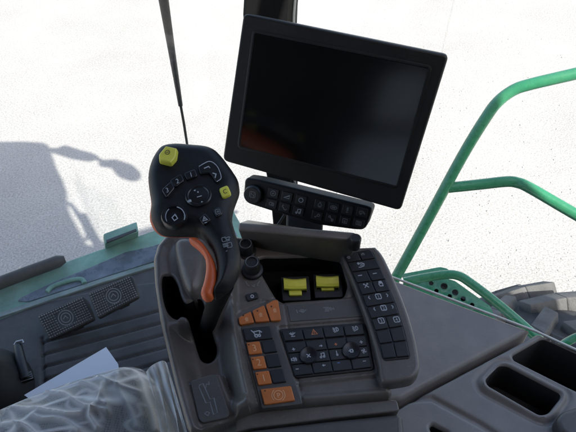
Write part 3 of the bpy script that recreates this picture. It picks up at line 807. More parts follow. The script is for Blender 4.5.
# four way pad
o = J.at(198.6, 196, 0)
b = link('four_way_pad', lathe_bm(o, J.n, J.u, [(0, -.004), (.0135, -.004), (.0135, .0016), (.0125, .0026), (.0108, .0026), (.0098, .0016), (0, .0024)], 32), M['gripkey'], joy)
icon([('minus', 199.4, 196.4, 4.2), ('arrowr', 194.6, 190.4, 1.2), ('arrowl', 202, 201.8, 1.0), ('speaker', 189.4, 201, 1.8), ('plus', 198, 192, 1.3)], J, None, 0, M['ink'], b, .0029, JX, JY, .75)
# round knob with bright arc
o = J.at(174.6, 217, 0)
b = link('round_knob', lathe_bm(o, J.n, J.u, [(0, -.004), (.0128, -.004), (.0128, .0030), (.0118, .0045), (.0102, .0045), (.0092, .0025), (.0035, .0022), (.002, .004), (0, .0042)], 32), M['gripkey'], joy)
ab = bmesh.new()
stroke(ab, J, circ(175.2, 216.4, 9.6, 10, -80, 20), .9, .0049); stroke(ab, J, circ(175.2, 216.4, 9.6, 8, 150, 230), .7, .0049)
stroke(ab, J, [(172, 217.6), (175, 214.4), (177.6, 218.4), (174.4, 220.6)], .9, .0046, True)
link('icon', ab, M['ink'], b)
b = slab('key', J, [(212.6, 210), (219.6, 206), (223, 213), (216.6, 217.6)], .004, .0009, M['gripkey'], joy, h=.0020, rnd=2.6)
icon([('square', 217.8, 211.6, 2.8), ('plug', 217.8, 211.6, 1.4)], J, None, 0, M['dim'], b, .0023, JX, JY, .6)
b = slab('key', J, [(198.6, 218.6), (205, 213), (211, 219.6), (204, 224.6)], .004, .0009, M['gripkey'], joy, h=.0020, rnd=2)
icon([('tri', 204.6, 218.6, 2.8), ('minus', 205.8, 222.6, 2.2)], J, None, 0, M['ink'], b, .0023, JX, JY, .7)
icon([('header', 227.6, 238.6, 3.0), ('square', 229.4, 245, 3.0), ('list', 225.6, 245, 2.6), ('square', 224, 239.4, 2.6), ('minus', 226.6, 251, 1.6)], J, None, 0, M['dim'], joy, .0004, JX, JY, .75, what='gate_print')

# ================================================================== MONITOR
Zm = .66
TL, TR, BL = D(243, 13, Zm / 1.025), D(449, 55, Zm / 1.10), D(222, 160, Zm / .93)
MP = three(TL, TR, BL)
mon = thing('monitor', A.at(300, 236, .0), 'large black touchscreen monitor switched off, on a mount above the console', 'monitor')
mo_px = [(243, 13), (449, 55), (400.5, 211.5), (222, 161)]
link('casing', slab_bm(MP, mo_px, [(.012, -.045), (.004, -.040), (.0, -.034), (0, -.004), (.0008, -.0015), (.002, -.0002), (.003, 0)], 0, rnd=6), M['bezel'], mon)
# raised frame lip with the screen set inside it
scr_px = [(254.5, 33), (428.5, 68.5), (396.5, 186), (239.5, 146)]
bm = bmesh.new()
uo = [Vector(q) for q in rounded([Vector(q) for q in scr_px], 2)]
q2 = [Vector(MP.uv(x, y, .0022)) for x, y in uo]
if area2(q2) < 0: q2.reverse()
lip = [(-.004, -.0005), (-.0036, .0006), (-.002, .0012), (-.0004, .0010), (0, .0004), (0, -.002)]
rings = [[bm.verts.new(MP.p3(v.x, v.y, h)) for v in offset_poly(q2, d)] for d, h in lip]
for a, c in zip(rings, rings[1:]):
    for i in range(len(a)): bm.faces.new((a[i], a[(i + 1) % len(a)], c[(i + 1) % len(a)], c[i]))
bmesh.ops.recalc_face_normals(bm, faces=bm.faces)
link('bezel', bm, M['bezel'], mon)
slab('screen', MP, scr_px, .001, .0002, M['screen'], mon, h=.0005, rnd=2)
# mount arm from the console to the back of the casing
arm = hexa([D(286, 244, .84), D(322, 246, .83), D(324, 204, .845), D(287, 194, .86), D(286, 240, .88), D(322, 242, .87), D(324, 200, .88), D(287, 190, .89)], .004)
link('mount_arm', arm, M['bezel'], mon)
link('mount_cable', tube_bm(catmull([D(262, 240, .83), D(268, 233, .832), D(277, 226, .834), D(285, 214, .84)], 4, False), .0022, 8), M['bezel'], mon)
# ---- key bar under the monitor
KP = three(D(245, 190, .775), D(371, 217, .725), D(300, 230, .765))
bar = thing('key_bar', KP.at(308, 230, -.02), 'slim black bar of two key rows and a dial fixed below the monitor', 'keypad')
link('casing', slab_bm(KP, [(247, 178), (258, 179.4), (310, 192), (367, 206), (371.4, 208), (372, 211), (366.6, 226.4), (363, 230), (356, 230), (318, 225), (274, 212), (248, 203.6), (244.4, 200), (243.6, 192), (244.6, 180.4)], bev(.022, .003, 3), 0, rnd=3), M['bezel'], bar)
o = KP.at(254, 194, 0)
d_ = link('dial', lathe_bm(o, KP.n, KP.u, [(0, 0), (.0138, 0), (.0138, .003), (.0128, .0075), (.0115, .0088), (0, .0088)], 36), M['black'], bar)
icon([('square', 252.4, 194.6, 3.4)], KP, None, 0, M['dim'], d_, .0092, (1, .22), (-.1, 1), .6)
text('N', KP, (252.4, 194.6), 5.2, M['dim'], d_, .0092, (1, .22), (-.1, 1), what='letter')
BX, BY = (.97, .24), (-.2, .97)
for nm, c in (('star', (273, 193.4)), ('ramp', (286.8, 196.8)), ('ring', (300.9, 200.2)), ('cloud', (271.4, 203.8)), ('phone', (284.4, 207.6)), ('note', (298.2, 211.4)),
              ('drop', (319.8, 204.8)), ('oval', (333.6, 207.6)), ('figure', (347.4, 210.2)), ('machine', (362, 212.6)), ('key', (317, 215.8)), ('nodes', (331, 218.4)), ('boxpin', (344.8, 221)), ('list', (358.6, 223.2))):
    x, y = c
    px = [(x - 5.6 * BX[0] - 4.6 * BY[0], y - 5.6 * BX[1] - 4.6 * BY[1]), (x + 5.6 * BX[0] - 4.6 * BY[0], y + 5.6 * BX[1] - 4.6 * BY[1]), (x + 5.6 * BX[0] + 4.6 * BY[0], y + 5.6 * BX[1] + 4.6 * BY[1]), (x - 5.6 * BX[0] + 4.6 * BY[0], y - 5.6 * BX[1] + 4.6 * BY[1])]
    b = slab('key', KP, px, .003, .0008, M['key'], bar, h=.0016, rnd=1.2)
    icon(nm, KP, c, 2.9, M['ink'] if nm in ('ring', 'ramp', 'note') else M['dim'], b, .0019, BX, BY, .75)

# ================================================================== RIGHT-HAND SIDE TRIM
B = level(.64, 470, 330)
pan = thing('trim_panel', B.at(450, 330, -.05), 'smooth grey trim panel under the side window beside the key strip', 'trim panel')
def hpan(U, V, S_):
    return np.zeros(U.shape) - .005 * (1 - np.clip(-S_ / .007, 0, 1)) ** 2
pl_px = [(352, 262), (380, 273.6), (440, 296.4), (531, 329.8), (420, 388.4), (401, 399.4), (330, 402), (330, 300)]
bm = relief_bm(B, UVP(B, pl_px, rnd=2), .0022, hpan, skirt=.05)
link('panel', bm, M['lid'], pan, ang=60)
box = thing('storage_console', B.at(520, 400, -.12), 'grey side console with two open storage bins behind the trim panel', 'storage console')
rim = UVP(B, [(479.6, 381), (499, 362.6), (509, 363), (565, 392), (566, 398), (552, 418), (541, 420.5), (483, 390)], smooth=0, rnd=6)
bin1 = UVP(B, [(485, 380), (498, 366.6), (506, 366.6), (560, 394.6), (560, 399), (547.6, 414.6), (539, 416), (487, 386)], rnd=5)
bin2 = UVP(B, [(512.6, 355), (541, 338.6), (546, 338.4), (640, 381), (640, 419), (572, 388), (514, 359)], rnd=4)
slot = UVP(B, [(429.6, 427), (432, 424.4), (447, 432), (452, 440), (436, 441)], rnd=1.6)
step_ln = UVP(B, [(380, 376), (405, 399), (432, 398), (480, 424), (520, 450)])
def hbox(U, V, S_):
    H = -.006 * (1 - np.sqrt(np.clip(1 - (1 - np.clip(-S_ / .006, 0, 1)) ** 2, 0, 1)))
    s0 = sdf(rim, U, V)
    H = H + .0045 * np.exp(-(np.clip(s0 + .004, 0, 1) / .004) ** 2) * (s0 > -.004) + .0045 * (s0 <= -.004)
    H = H - .003 * np.exp(-((s0 - .005) / .003) ** 2)
    d = dline(step_ln, U, V)
    H = H - .004 * np.exp(-(d / .004) ** 2)
    return H
bx_px = [(538, 333), (700, 398), (700, 560), (380, 560), (380, 420), (407, 402.6), (425, 393)]
bm = relief_bm(B, UVP(B, bx_px, rnd=1.5), .0019, hbox, skirt=.12, holes=[(bin1, .055), (bin2, .085), (slot, .02)], rim=.005)
M['bin'] = mat('dark_bin_plastic', (.03, .03, .031), .6, bump=.3)
link('body', bm, None, box, mats=[M['lid'], M['bin']], ang=55)
lt = slab('latch', B, [(556, 419), (562, 411), (580, 405), (600, 415), (600, 445), (575, 440), (560, 430)], .02, .006, M['slate'], box, h=.018, rnd=4, n=4)
# pale weather strip along the window sill
se = bmesh.new()
tube_bm([B.at(x, y + 1.0, .001) for x, y in ((340, 257), (372, 268.6), (392, 276), (440, 294), (536, 330.4), (580, 350.6), (640, 378), (720, 414))], .0019, 8, se)
o = link('window_seal', se, M['seal']); tag(o, 'thin pale seal strip running along the lower edge of the side window', 'window seal')
# lower carcass under both so nothing shows through
o = link('side_wall', cabbox(.20, .46, -.5, .52, 2.0, 2.47, .004), M['black']); tag(o, 'dark grey inner cab side wall below the trim panel', 'cab wall')

# ================================================================== FLOOR, PEDALS, SEAT
FL = level(1.2, 80, 330)
fl_px = [(-70, 362), (-40, 345), (0, 319.5), (60, 297.5), (100, 284), (152, 267.5), (230, 246), (300, 300), (290, 430), (-60, 480)]
ribs = [UVP(FL, [(43, y), (230, y - .27 * 187)]) for y in (342, 354.5, 367, 380, 394)] + [UVP(FL, [(42.5, 338), (43.5, 396)])]
def hfl(U, V, S_):
    H = np.zeros(U.shape)
    for q in ribs:
        d = dline(q, U, V)
        H += -.006 * np.exp(-(d / .0045) ** 2)
    return H
bm = relief_bm(FL, UVP(FL, fl_px), .0032, hfl, skirt=.05)
o = link('floor', bm, M['floor']); tag(o, kind='structure')

pq = [([(36.5, 316), (82.6, 295.4), (87, 299.6), (94.6, 319), (49.4, 340.4)], 'left'), ([(87.6, 293), (129.8, 275), (133.6, 277.6), (139.4, 296.6), (97.6, 318.6)], 'right')]
nP = (-AF * .55 + Vector((0, 0, 1)) * .6).normalized()
for px, side in pq:
    cx = sum(p[0] for p in px) / 5; cy = sum(p[1] for p in px) / 5
    PP = Plane(D(cx, cy, 1.42), nP)
    ped = thing('pedal', FL.at(cx, cy), 'studded black brake pedal with round emblem, ' + ('nearer the steering column' if side == 'left' else 'nearer the joystick console'), 'pedal', 'brake pedals on the cab floor')
    pd = slab('pad', PP, px, .014, .003, M['pedal'], ped, h=0, rnd=3)
    a, b_, c_, d_ = px[0], px[1], px[3], px[4]
    _, f = quad(a, b_, c_, d_, 0, 1, 0, 1)
    bm = bmesh.new()
    for i in range(19):
        for j in range(10):
            u, v = (i + .9) / 19.8, (j + .9) / 10.8
            if .34 < u < .66 and .2 < v < .8: continue
            p0 = [f(u + du, v + dv) for du, dv in ((-.016, -.03), (.016, -.03), (.016, .03), (-.016, .03))]
            lo = [bm.verts.new(PP.at(*q, .0002)) for q in p0]
            tp_ = bm.verts.new(PP.at(*f(u, v), .004))
            for k in range(4): bm.faces.new((lo[k], lo[(k + 1) % 4], tp_))
    bmesh.ops.recalc_face_normals(bm, faces=bm.faces)
    link('grip_studs', bm, M['stud'], pd)
    em = bmesh.new()
    cc = f(.5, .5)
    for rr in (7.4, 4.8): stroke(em, PP, circ(cc[0], cc[1], rr, 22), .9, .0008, True)
    stroke(em, PP, [(cc[0] - 2.6, cc[1] + 1.6), (cc[0] - .6, cc[1] - 2), (cc[0] + 2.4, cc[1] + .6)], .9, .0008)
    link('emblem', em, M['stud'], pd)
    q = f(.62, 1.0)
    slab('stop', PP, [(q[0] - 6, q[1] - 3), (q[0] + 4, q[1] - 6.5), (q[0] + 5.4, q[1] - 1), (q[0] - 4.6, q[1] + 3.6)], .012, .002, M['black'], ped, h=-.012, rnd=1)
    s0 = PP.at(*f(.5, .7), -.012); s1 = FL.at(*f(.5, .4), 0); 
    link('pedal_arm', tube_bm([s0, s0.lerp(s1, .5), s1 + Vector((0, 0, -.005))], .012, 12), M['black'], ped)

# steering column foot and its small release pedal at the left edge
colm = thing('steering_column', FL.at(-12, 385), 'dark steering column foot at the left edge of the cab floor', 'steering column')
c0 = FL.at(-14, 396, 0)
link('boot', lathe_bm(c0, Vector((.0, -.25, 1)), AX, [(0, 0), (.115, 0), (.11, .03), (.085, .09), (.07, .16), (.066, .24), (0, .24)], 32), M['black'], colm)
link('post', tube_bm([c0 + Vector((0, -.05, .2)), c0 + Vector((-.05, -.2, .62))], .05, 20), M['black'], colm)
rp = thing('release_pedal', FL.at(22, 378), 'small upright lever pedal with silver clip beside the steering column', 'lever')
q0, q1 = FL.at(26, 379, .05), FL.at(18, 346, .06)
link('lever_arm', tube_bm([q0, q0.lerp(q1, .5) + Vector((0, 0, .01)), q1], [.013, .012, .010], 12), M['black'], rp)
RP = Plane(FL.at(24, 377, .055), (Vector((0, 0, 1)) - AF * .6).normalized())
pt = slab('foot_plate', RP, [(15, 375.4), (31, 370.4), (33.4, 378.4), (17, 384.4)], .010, .002, M['black'], rp, h=0, rnd=1)
gb = bmesh.new()
for k in range(4): stroke(gb, RP, [(15.8 + k * .7, 376.6 + k * 2), (31 + k * .7, 371.8 + k * 2)], .8, .0006 + k * .00003)
link('tread', gb, M['steel'], pt)
link('clip', tube_bm([FL.at(14.6, 345, .065), FL.at(16.6, 342, .068), FL.at(22.4, 340.6, .068), FL.at(23.4, 343, .065)], .0035, 10), M['steel'], rp)

# paper sheet
PS = Plane(FL.at(85, 370, .10), Vector((-.12, -.2, 1)))
o = slab('paper_sheet', PS, [(24, 395), (106, 347), (118, 364), (122, 400), (60, 420)], .0012, .0003, M['paper'], None, loc=PS.at(80, 380), n=1)
tag(o, 'plain white paper sheet showing its corner beyond the plastic wrapped seat', 'paper')
# something for it to rest on: the seat's front apron
seat = thing('driver_seat', FL.at(70, 430, 0), 'driver seat cushion of dark mesh fabric wrapped in crinkled clear plastic', 'seat')
SP = Plane(level(.76, 80, 400).o, Vector((-.05, -.10, 1)))
st_px = [(-120, 452), (-60, 428), (0, 402), (34, 388), (68, 375.4), (100, 366), (122, 359.4), (131, 359.6), (140, 364), (148, 376), (158, 402), (172, 440), (185, 500), (185, 540), (-120, 560)]
CREASE = [[(10, 180), (60, 135), (160, 105), (290, 70), (370, 30)], [(130, 110), (190, 130), (250, 165), (310, 185)], [(40, 160), (110, 170), (150, 185), (240, 190)],
          [(230, 80), (270, 110), (310, 150), (320, 185)], [(280, 75), (330, 90), (390, 100)], [(375, 35), (400, 80), (415, 130), (440, 200)], [(330, 60), (350, 130), (390, 210)],
          [(100, 190), (130, 205), (200, 215), (240, 236)], [(280, 170), (265, 200), (285, 236)], [(0, 165), (40, 185), (60, 236)], [(300, 100), (290, 150), (310, 160)], [(20, 215), (80, 225), (120, 250)]]
def hseat(extra):
    def f(U, V, S_):
        d = np.clip(-S_, 0, 1)
        H = -.10 * np.exp(-d / .035)
        if extra:
            H = H + .006
            w = np.zeros(U.shape)
            for k, cpx in enumerate(CREASE):
                q = [SP.uv(x / 2.88, y / 2.88 + 350, -.01) for x, y in catmull([Vector(c) for c in cpx], 5, False)]
                dd = dline(q, U + .002 * np.sin(V * 90 + k), V + .002 * np.sin(U * 80 + k))
                w += (.0035 + .0015 * (k % 3)) * np.exp(-(dd / .0026)) + .0020 * np.exp(-(dd / .012) ** 2)
            for (i, j), u in np.ndenumerate(U):
                v = V[i, j]
                w[i, j] += .0045 * max(0, .22 - abs(noise.noise((u * 5 + v * 9, v * 19 - u * 8, 1.3)))) + .0025 * max(0, .2 - abs(noise.noise((u * 17 - v * 9, v * 30 + u * 12, 5.3))))
            H = H + w * np.clip(d / .03 + .15, 0, 1)
        return H
    return f
oS = UVP(SP, st_px, -.05)
bm = relief_bm(SP, oS, .008, hseat(False), skirt=.10); link('cushion', bm, M['fabric'], seat, ang=70)
bm = relief_bm(SP, [tuple(Vector(p) ) for p in offset_poly([Vector(p) for p in (oS if area2(oS) > 0 else oS[::-1])], -.006)], .0021, hseat(True), skirt=.12)
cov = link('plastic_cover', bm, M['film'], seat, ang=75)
highlight_attr = cov.data.attributes.new('fold_highlight', 'FLOAT', 'POINT'); cb = BASE[cov.name]  # painted highlights: crease ridges whiter than the film between
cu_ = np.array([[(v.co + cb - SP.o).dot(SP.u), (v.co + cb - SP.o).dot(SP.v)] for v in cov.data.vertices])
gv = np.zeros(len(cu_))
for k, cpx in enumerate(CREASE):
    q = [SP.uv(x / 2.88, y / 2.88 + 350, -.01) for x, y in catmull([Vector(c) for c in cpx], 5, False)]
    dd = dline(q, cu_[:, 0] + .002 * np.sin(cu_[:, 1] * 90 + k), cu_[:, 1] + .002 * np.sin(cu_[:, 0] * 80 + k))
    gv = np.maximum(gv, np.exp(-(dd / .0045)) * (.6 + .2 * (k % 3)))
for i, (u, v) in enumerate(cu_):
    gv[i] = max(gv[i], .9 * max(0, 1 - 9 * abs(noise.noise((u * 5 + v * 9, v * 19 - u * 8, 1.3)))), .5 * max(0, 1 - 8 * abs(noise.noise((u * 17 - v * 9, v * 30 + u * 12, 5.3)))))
highlight_attr.data.foreach_set('value', gv.astype(np.float32))
# loose fold of the wrap standing against the console
fb = bmesh.new(); rows = []
edge = [(146, 372), (150, 367), (156, 363), (163, 360.6), (167, 364), (170, 374)]
ec = catmull(edge, 5, False)
for i, e in enumerate(ec):
    row = []
    for k in range(14):
        q = k / 13
        x = e[0] + 20 * q + 3 * math.sin(i * .9 + k * .35) * q; y = e[1] + 75 * q
        row.append(fb.verts.new(SP.at(x, y, -.03 + .010 * math.sin(i * 1.1) * (.4 + q) + .006 * noise.noise((i * .5, k * .6, 2)))))
    rows.append(row)
for a, c in zip(rows, rows[1:]):
    for k in range(13): fb.faces.new((a[k], a[k + 1], c[k + 1], c[k]))
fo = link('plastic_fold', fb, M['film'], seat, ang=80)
fo.data.attributes.new('fold_highlight', 'FLOAT', 'POINT').data.foreach_set('value', np.array([.5 + .4 * max(0, math.sin((i // 14) * 1.1)) for i in range(len(fo.data.vertices))], np.float32))  # highlights painted on the ridges of the loose fold too
bm = hexa([cab(-.80, -.34, 2.42), cab(-.28, -.34, 2.42), cab(-.28, -.50, 2.42), cab(-.80, -.50, 2.42), cab(-.74, -.42, 3.12), cab(-.34, -.42, 3.12), cab(-.34, -.54, 3.12), cab(-.74, -.54, 3.12)], .05, seg=4)
link('reflection_backrest', bm, M['wrap'], seat)  # unseen; added and placed to give the screen a pale reflected patch
bm = hexa([cab(-.66, -.42, 3.16), cab(-.42, -.42, 3.16), cab(-.42, -.52, 3.16), cab(-.66, -.52, 3.16), cab(-.64, -.43, 3.36), cab(-.44, -.43, 3.36), cab(-.44, -.52, 3.36), cab(-.64, -.52, 3.36)], .04, seg=4)
link('reflection_headrest', bm, M['wrap'], seat)  # unseen, added for the same screen reflection
link('seat_base', hexa([FL.at(-60, 470, 0), FL.at(120, 420, 0), FL.at(170, 520, 0), FL.at(-60, 600, 0), SP.at(-60, 460, -.16), SP.at(110, 400, -.16), SP.at(140, 480, -.16), SP.at(-60, 560, -.16)], .01), M['black'], seat)

# ================================================================== FRONT SILL outside the windscreen
GS = level(1.22, 80, 280)
sill = thing('front_sill', GS.at(70, 285), 'green painted front ledge of the machine below the windscreen', 'ledge')
def tri_slab(name, px, t, r, m, h, rnd=0, par=sill): return slab(name, GS, px, t, r, m, par, h=h, rnd=rnd)
tri_slab('ledge', [(-60, 330), (0, 288), (68, 260.4), (155, 229.6), (230, 204), (250, 240), (152, 268.4), (100, 284.6), (0, 320), (-60, 346)], .12, .006, M['dustgreen'], .02)
M['bluegrey'] = mat('bluegrey_surface', (.11, .14, .17), .28, bump=.2, bscale=60, var=.5, vscale=18, dust=0.4)
tri_slab('bluegrey_streak', [(17, 300.6), (21, 297), (55.5, 281), (91.6, 266.6), (125, 252), (152, 246), (230, 222), (238, 236), (155, 261), (111, 274.6), (83, 284), (28, 301.6)], .01, .002, M['bluegrey'], .0235, 2)  # blue-grey streak laid along the ledge
tri_slab('lower_flange', [(-60, 346), (0, 312), (60, 292), (110, 275.6), (152, 263), (230, 240), (231, 244), (152, 267), (100, 283), (0, 317), (-60, 351)], .01, .002, M['flange'], .0265)
hp = catmull([(47, 292), (52, 287), (62, 283), (74, 279.6), (82, 279.6), (84.6, 283.4)], 4, False)
link('grab_hook', tube_bm([GS.at(x, y, .027) for x, y in hp], .007, 12), M['dustgreen'], sill)
bkt = thing('green_bracket', GS.at(120, 240), 'green box bracket with dark slot standing on the front ledge', 'bracket')
link('box', hexa([GS.at(105, 249, .02), GS.at(138.6, 237, .02), GS.at(137, 224, .02), GS.at(103, 236.5, .02), GS.at(105, 243.6, .07), GS.at(138.6, 231.6, .07), GS.at(136.6, 221.8, .07), GS.at(103.4, 234, .07)], .004), M['dustgreen'], bkt)
slab('slot', GS, [(106, 240), (136, 228.6), (136.8, 231), (106.6, 242.8)], .003, .0005, M['black'], bkt, h=.0715)
bs = thing('rubber_bumper', GS.at(30, 272), 'black round ended rubber bar lying along the outer edge of the ledge', 'rubber bar')
link('bar', tube_bm([GS.at(x, y, .045) for x, y in ((-60, 306), (0, 283), (30, 271.6), (58, 261.4), (65, 259)) ], [.019, .019, .019, .019, .011], 14), M['pedal'], bs)
link('bar_foot', tube_bm([GS.at(30, 272, .045), GS.at(30, 276, .0)], .010, 10), M['pedal'], bs)

# ================================================================== WIPER, PILLAR, GLASS
WF = Plane(cab(0, 1.19, ZC), -CF + Vector((0, 0, .02)))
wip = thing('windscreen_wiper', WF.at(188, 160, .01), 'long black windscreen wiper hanging upright in front of the pale ground', 'wiper')
pts = [WF.at(156, -60, -.02), WF.at(163.6, 0, -.02), WF.at(172, 53, -.02), WF.at(180.6, 105.6, -.02)]
link('arm', tube_bm(pts, [.014, .0115, .0085, .0058], 12), M['black'], wip)
link('blade', tube_bm([WF.at(180.4, 104, -.022), WF.at(184, 124, -.022), WF.at(187.4, 146, -.022), WF.at(192, 178, -.022)], .0036, 10), M['black'], wip)
PLn = Plane(cab(.385, .77, ZC), -(CF * .75 + CR * .66))
pil = thing('corner_pillar', cab(.40, .80, 2.0), 'dark cab corner pillar rising behind the monitor', 'pillar')
edges = [(-160, 262, 304), (-60, 249, 297), (0, 244, 293.5), (14, 243.2, 292.4), (60, 246, 291), (110, 255, 291), (160, 264, 292), (200, 271, 294), (233, 274, 298), (290, 279, 304), (400, 284, 312)]
bm = bmesh.new(); L = []
for y, xa, xb in edges:
    a_, b_ = PLn.at(xa, y), PLn.at(xb, y)
    L.append([bm.verts.new(q) for q in (a_, a_ + (b_ - a_) * .08 + PLn.n * .006, a_ + (b_ - a_) * .92 + PLn.n * .006, b_, b_ - PLn.n * .035, a_ - PLn.n * .035)])
for a_, c in zip(L, L[1:]):
    for k in range(6): bm.faces.new((a_[k], a_[(k + 1) % 6], c[(k + 1) % 6], c[k]))
bm.faces.new(L[0]); bm.faces.new(L[-1][::-1]); bmesh.ops.recalc_face_normals(bm, faces=bm.faces)
link('post', bm, M['pillar'], pil)
link('seal', tube_bm([PLn.at(xb + 1.4, y) for y, xa, xb in edges], .0022, 8), M['edge'], pil)  # pale strip imitates the reflection along the pillar's right edge
def pane(name, pts, z0, z1, label, lean=0):
    """a bent glass sheet 5 mm thick following pts on plan"""
    bm = bmesh.new(); n = len(pts); L = []
    for k, p in enumerate(pts):
        d = (pts[min(k + 1, n - 1)] - pts[max(k - 1, 0)]); m = d.cross(Vector((0, 0, 1))).normalized() * .0025
        tilt = d.cross(Vector((0, 0, 1))).normalized() * -lean
        L.append([bm.verts.new(Vector((*(p + m * sg + tilt * (z == z1)).xy, z))) for sg, z in ((1, z0), (-1, z0), (-1, z1), (1, z1))])
    for a, c in zip(L, L[1:]):
        for k in range(4): bm.faces.new((a[k], a[(k + 1) % 4], c[(k + 1) % 4], c[k]))
    bm.faces.new(L[0]); bm.faces.new(L[-1][::-1])
    bmesh.ops.recalc_face_normals(bm, faces=bm.faces)
    return tag(link(name, bm, M['glass'], loc=(pts[0] + pts[-1]) / 2), label, 'window')
arc = [cab(.38, .90, 0), cab(.30, .985, 0), cab(.18, 1.055, 0), cab(.02, 1.11, 0), cab(-.2, 1.15, 0), cab(-.45, 1.16, 0), cab(-.8, 1.13, 0), cab(-1.1, 1.04, 0)]
pane('windscreen', arc, 2.03, 3.84, 'clear curved windscreen pane in front of the pedals and wiper')
LEAN = .16
sw = [B.at(x, y) for x, y in ((338, 254), (391, 273.4), (440, 291.4), (537, 328), (641, 375.6), (760, 430))]
pane('side_window', [cab(.43, .765, 0)] + sw, 2.565, 3.84, 'clear side window pane between the trim panel and the green handrail', LEAN)

# ================================================================== HANDRAIL, PLATFORM, WHEEL
hr = thing('handrail', D(397, 276, 1.78), 'bent green tube handrail outside the side window, dark on its shaded post', 'handrail')
main = [D(392, 283, 1.79), D(397.5, 274.5, 1.78), D(430, 215.6, 1.72), D(463, 155, 1.66), D(486, 117.4, 1.62), D(498, 101.6, 1.60), D(513, 90.4, 1.58), D(530, 84.4, 1.56), D(576, 73.6, 1.52), D(680, 49, 1.45)]
link('rail', tube_bm(catmull(main, 6, False), .0172, 18), M['green'], hr)
mid = [D(445.6, 188, 1.696), D(480, 184.4, 1.675), D(506, 181.6, 1.65), D(517, 182.6, 1.64), D(530, 188, 1.62), D(576, 214.6, 1.57), D(660, 262, 1.48)]
link('mid_rail', tube_bm(catmull(mid, 5, False), .0168, 16), M['green'], hr)
sp = thing('step_platform', D(440, 290, 1.85), 'green access platform with punched plate below the handrail', 'platform')
q = D(440, 290, 1.86)
PF = Plane(D(440, 285, 1.84), Vector((-.15, -.35, 1)))
holes = [(431, 283.4, 2.4), (444, 286.4, 3.4), (436.4, 291, 2.2), (455, 292.6, 3.2), (463, 299, 2.6), (449.6, 296.4, 2.2), (472, 305, 2.2), (424, 278.6, 1.6)]
hu = [(PF.uv(x, y), r * 1.84 / 540) for x, y, r in holes]
def hpl(U, V, S_):
    H = np.zeros(U.shape)
    for (c, r) in hu:
        d = np.hypot(U - c[0], V - c[1]); H = H + .003 * np.exp(-((d - r) / .005) ** 2)
    return H
bm = relief_bm(PF, UVP(PF, [(404, 279), (420, 274), (442, 277), (455, 281), (490, 306), (500, 330), (440, 330), (400, 300)]), .004, hpl, skirt=.03, holes=[([(c[0] + r * math.cos(k * .4488), c[1] + r * math.sin(k * .4488)) for k in range(14)], .035) for c, r in hu], rim=.002)
link('punched_plate', bm, None, sp, mats=[M['green'], M['black']])
PT = Plane(D(425, 272, 1.88), Vector((-.1, -.1, 1)))
slab('top_plate', PT, [(402, 273.6), (440, 266.6), (447, 268), (451, 271.6), (446, 276), (410, 284)], .02, .003, M['green'], sp, h=0, rnd=1.5)
lo = [D(404, 282, 1.80), D(420, 278.6, 1.79), D(446, 274.6, 1.77), D(459, 276, 1.755), D(470, 282.6, 1.74), D(490, 297.6, 1.71), D(513, 316.6, 1.68), D(545, 345, 1.63)]
link('lower_rail', tube_bm(catmull(lo, 5, False), .0150, 16), M['green'], sp)

# front wheel below the side window
wc = D(560, 303, 2.02)
wh = thing('farm_tyre', Vector((0, 0, 0)), 'big dusty black tractor tyre with chunky lugs below the side window', 'wheel')
RT = .80
ctr = Vector((wc.x, wc.y, RT + .82 - .0))
ctr = Vector((wc.x + .20, wc.y - .01, wc.z - RT - .42))
ctr = ctr + CR * .20 + Vector((0, 0, -.01))
wh.location = Vector((ctr.x, ctr.y, 0)); BASE[wh.name] = Vector(wh.location)
bm = bmesh.new(); prof = []
for i in range(17):
    a = math.pi * (i / 16) - math.pi / 2
    prof.append((RT - .05 - .30 * (1 - max(0, math.cos(a)) ** .45), .29 * math.sin(a)))
prof = [(.40, -.24)] + prof + [(.40, .24)]
link('tyre', lathe_bm(ctr, CR, Vector((0, 0, 1)), prof, 96), M['tyre'], wh, ang=60)
bm = bmesh.new()
NL = 19
for s in (-1, 1):
    for k in range(NL):
        a0 = (k + (.5 if s > 0 else 0)) * 2 * math.pi / NL + .06
        pts = []
        for q, da in ((-.02, .0), (.15, -.09), (.29, -.17)):
            pts.append((q * s, a0 + da))
        def P(w, a, r): return ctr + CR * w + (Vector((0, 0, 1)) * math.cos(a) + CF * math.sin(a)) * r
        for (w0, a1), (w1, a2) in zip(pts, pts[1:]):
            hw = .062
            rr0 = RT - .026 - (.015 if abs(w0) > .2 else 0); rr1 = RT - .026 - (.06 if abs(w1) > .2 else 0)
            top0 = RT; top1 = RT - (.02 if abs(w1) > .2 else 0)
            hexa([P(w0, a1 - hw, rr0 - .05), P(w0, a1 + hw, rr0 - .05), P(w1, a2 + hw, rr1 - .07), P(w1, a2 - hw, rr1 - .07),
                  P(w0, a1 - hw * .8, top0), P(w0, a1 + hw * .8, top0), P(w1, a2 + hw * .8, top1), P(w1, a2 - hw * .8, top1)], .007, bm, seg=2)
link('tread_lugs', bm, M['lug'], wh)
link('rim', lathe_bm(ctr, CR, Vector((0, 0, 1)), [(0, -.12), (.25, -.12), (.38, -.22), (.41, -.23), (.41, .23), (.38, .22), (.25, .1), (0, .1)], 48), M['yellow'], wh)
gt = link('bent_tube', tube_bm(catmull([D(548, 362, 1.56), D(560, 348, 1.56), D(568, 341.6, 1.55), D(584, 335, 1.54), D(620, 330, 1.5)], 5, False), .012, 12), M['green'])
tag(gt, 'pale green bent tube in front of the tyre at the right edge', 'tube')

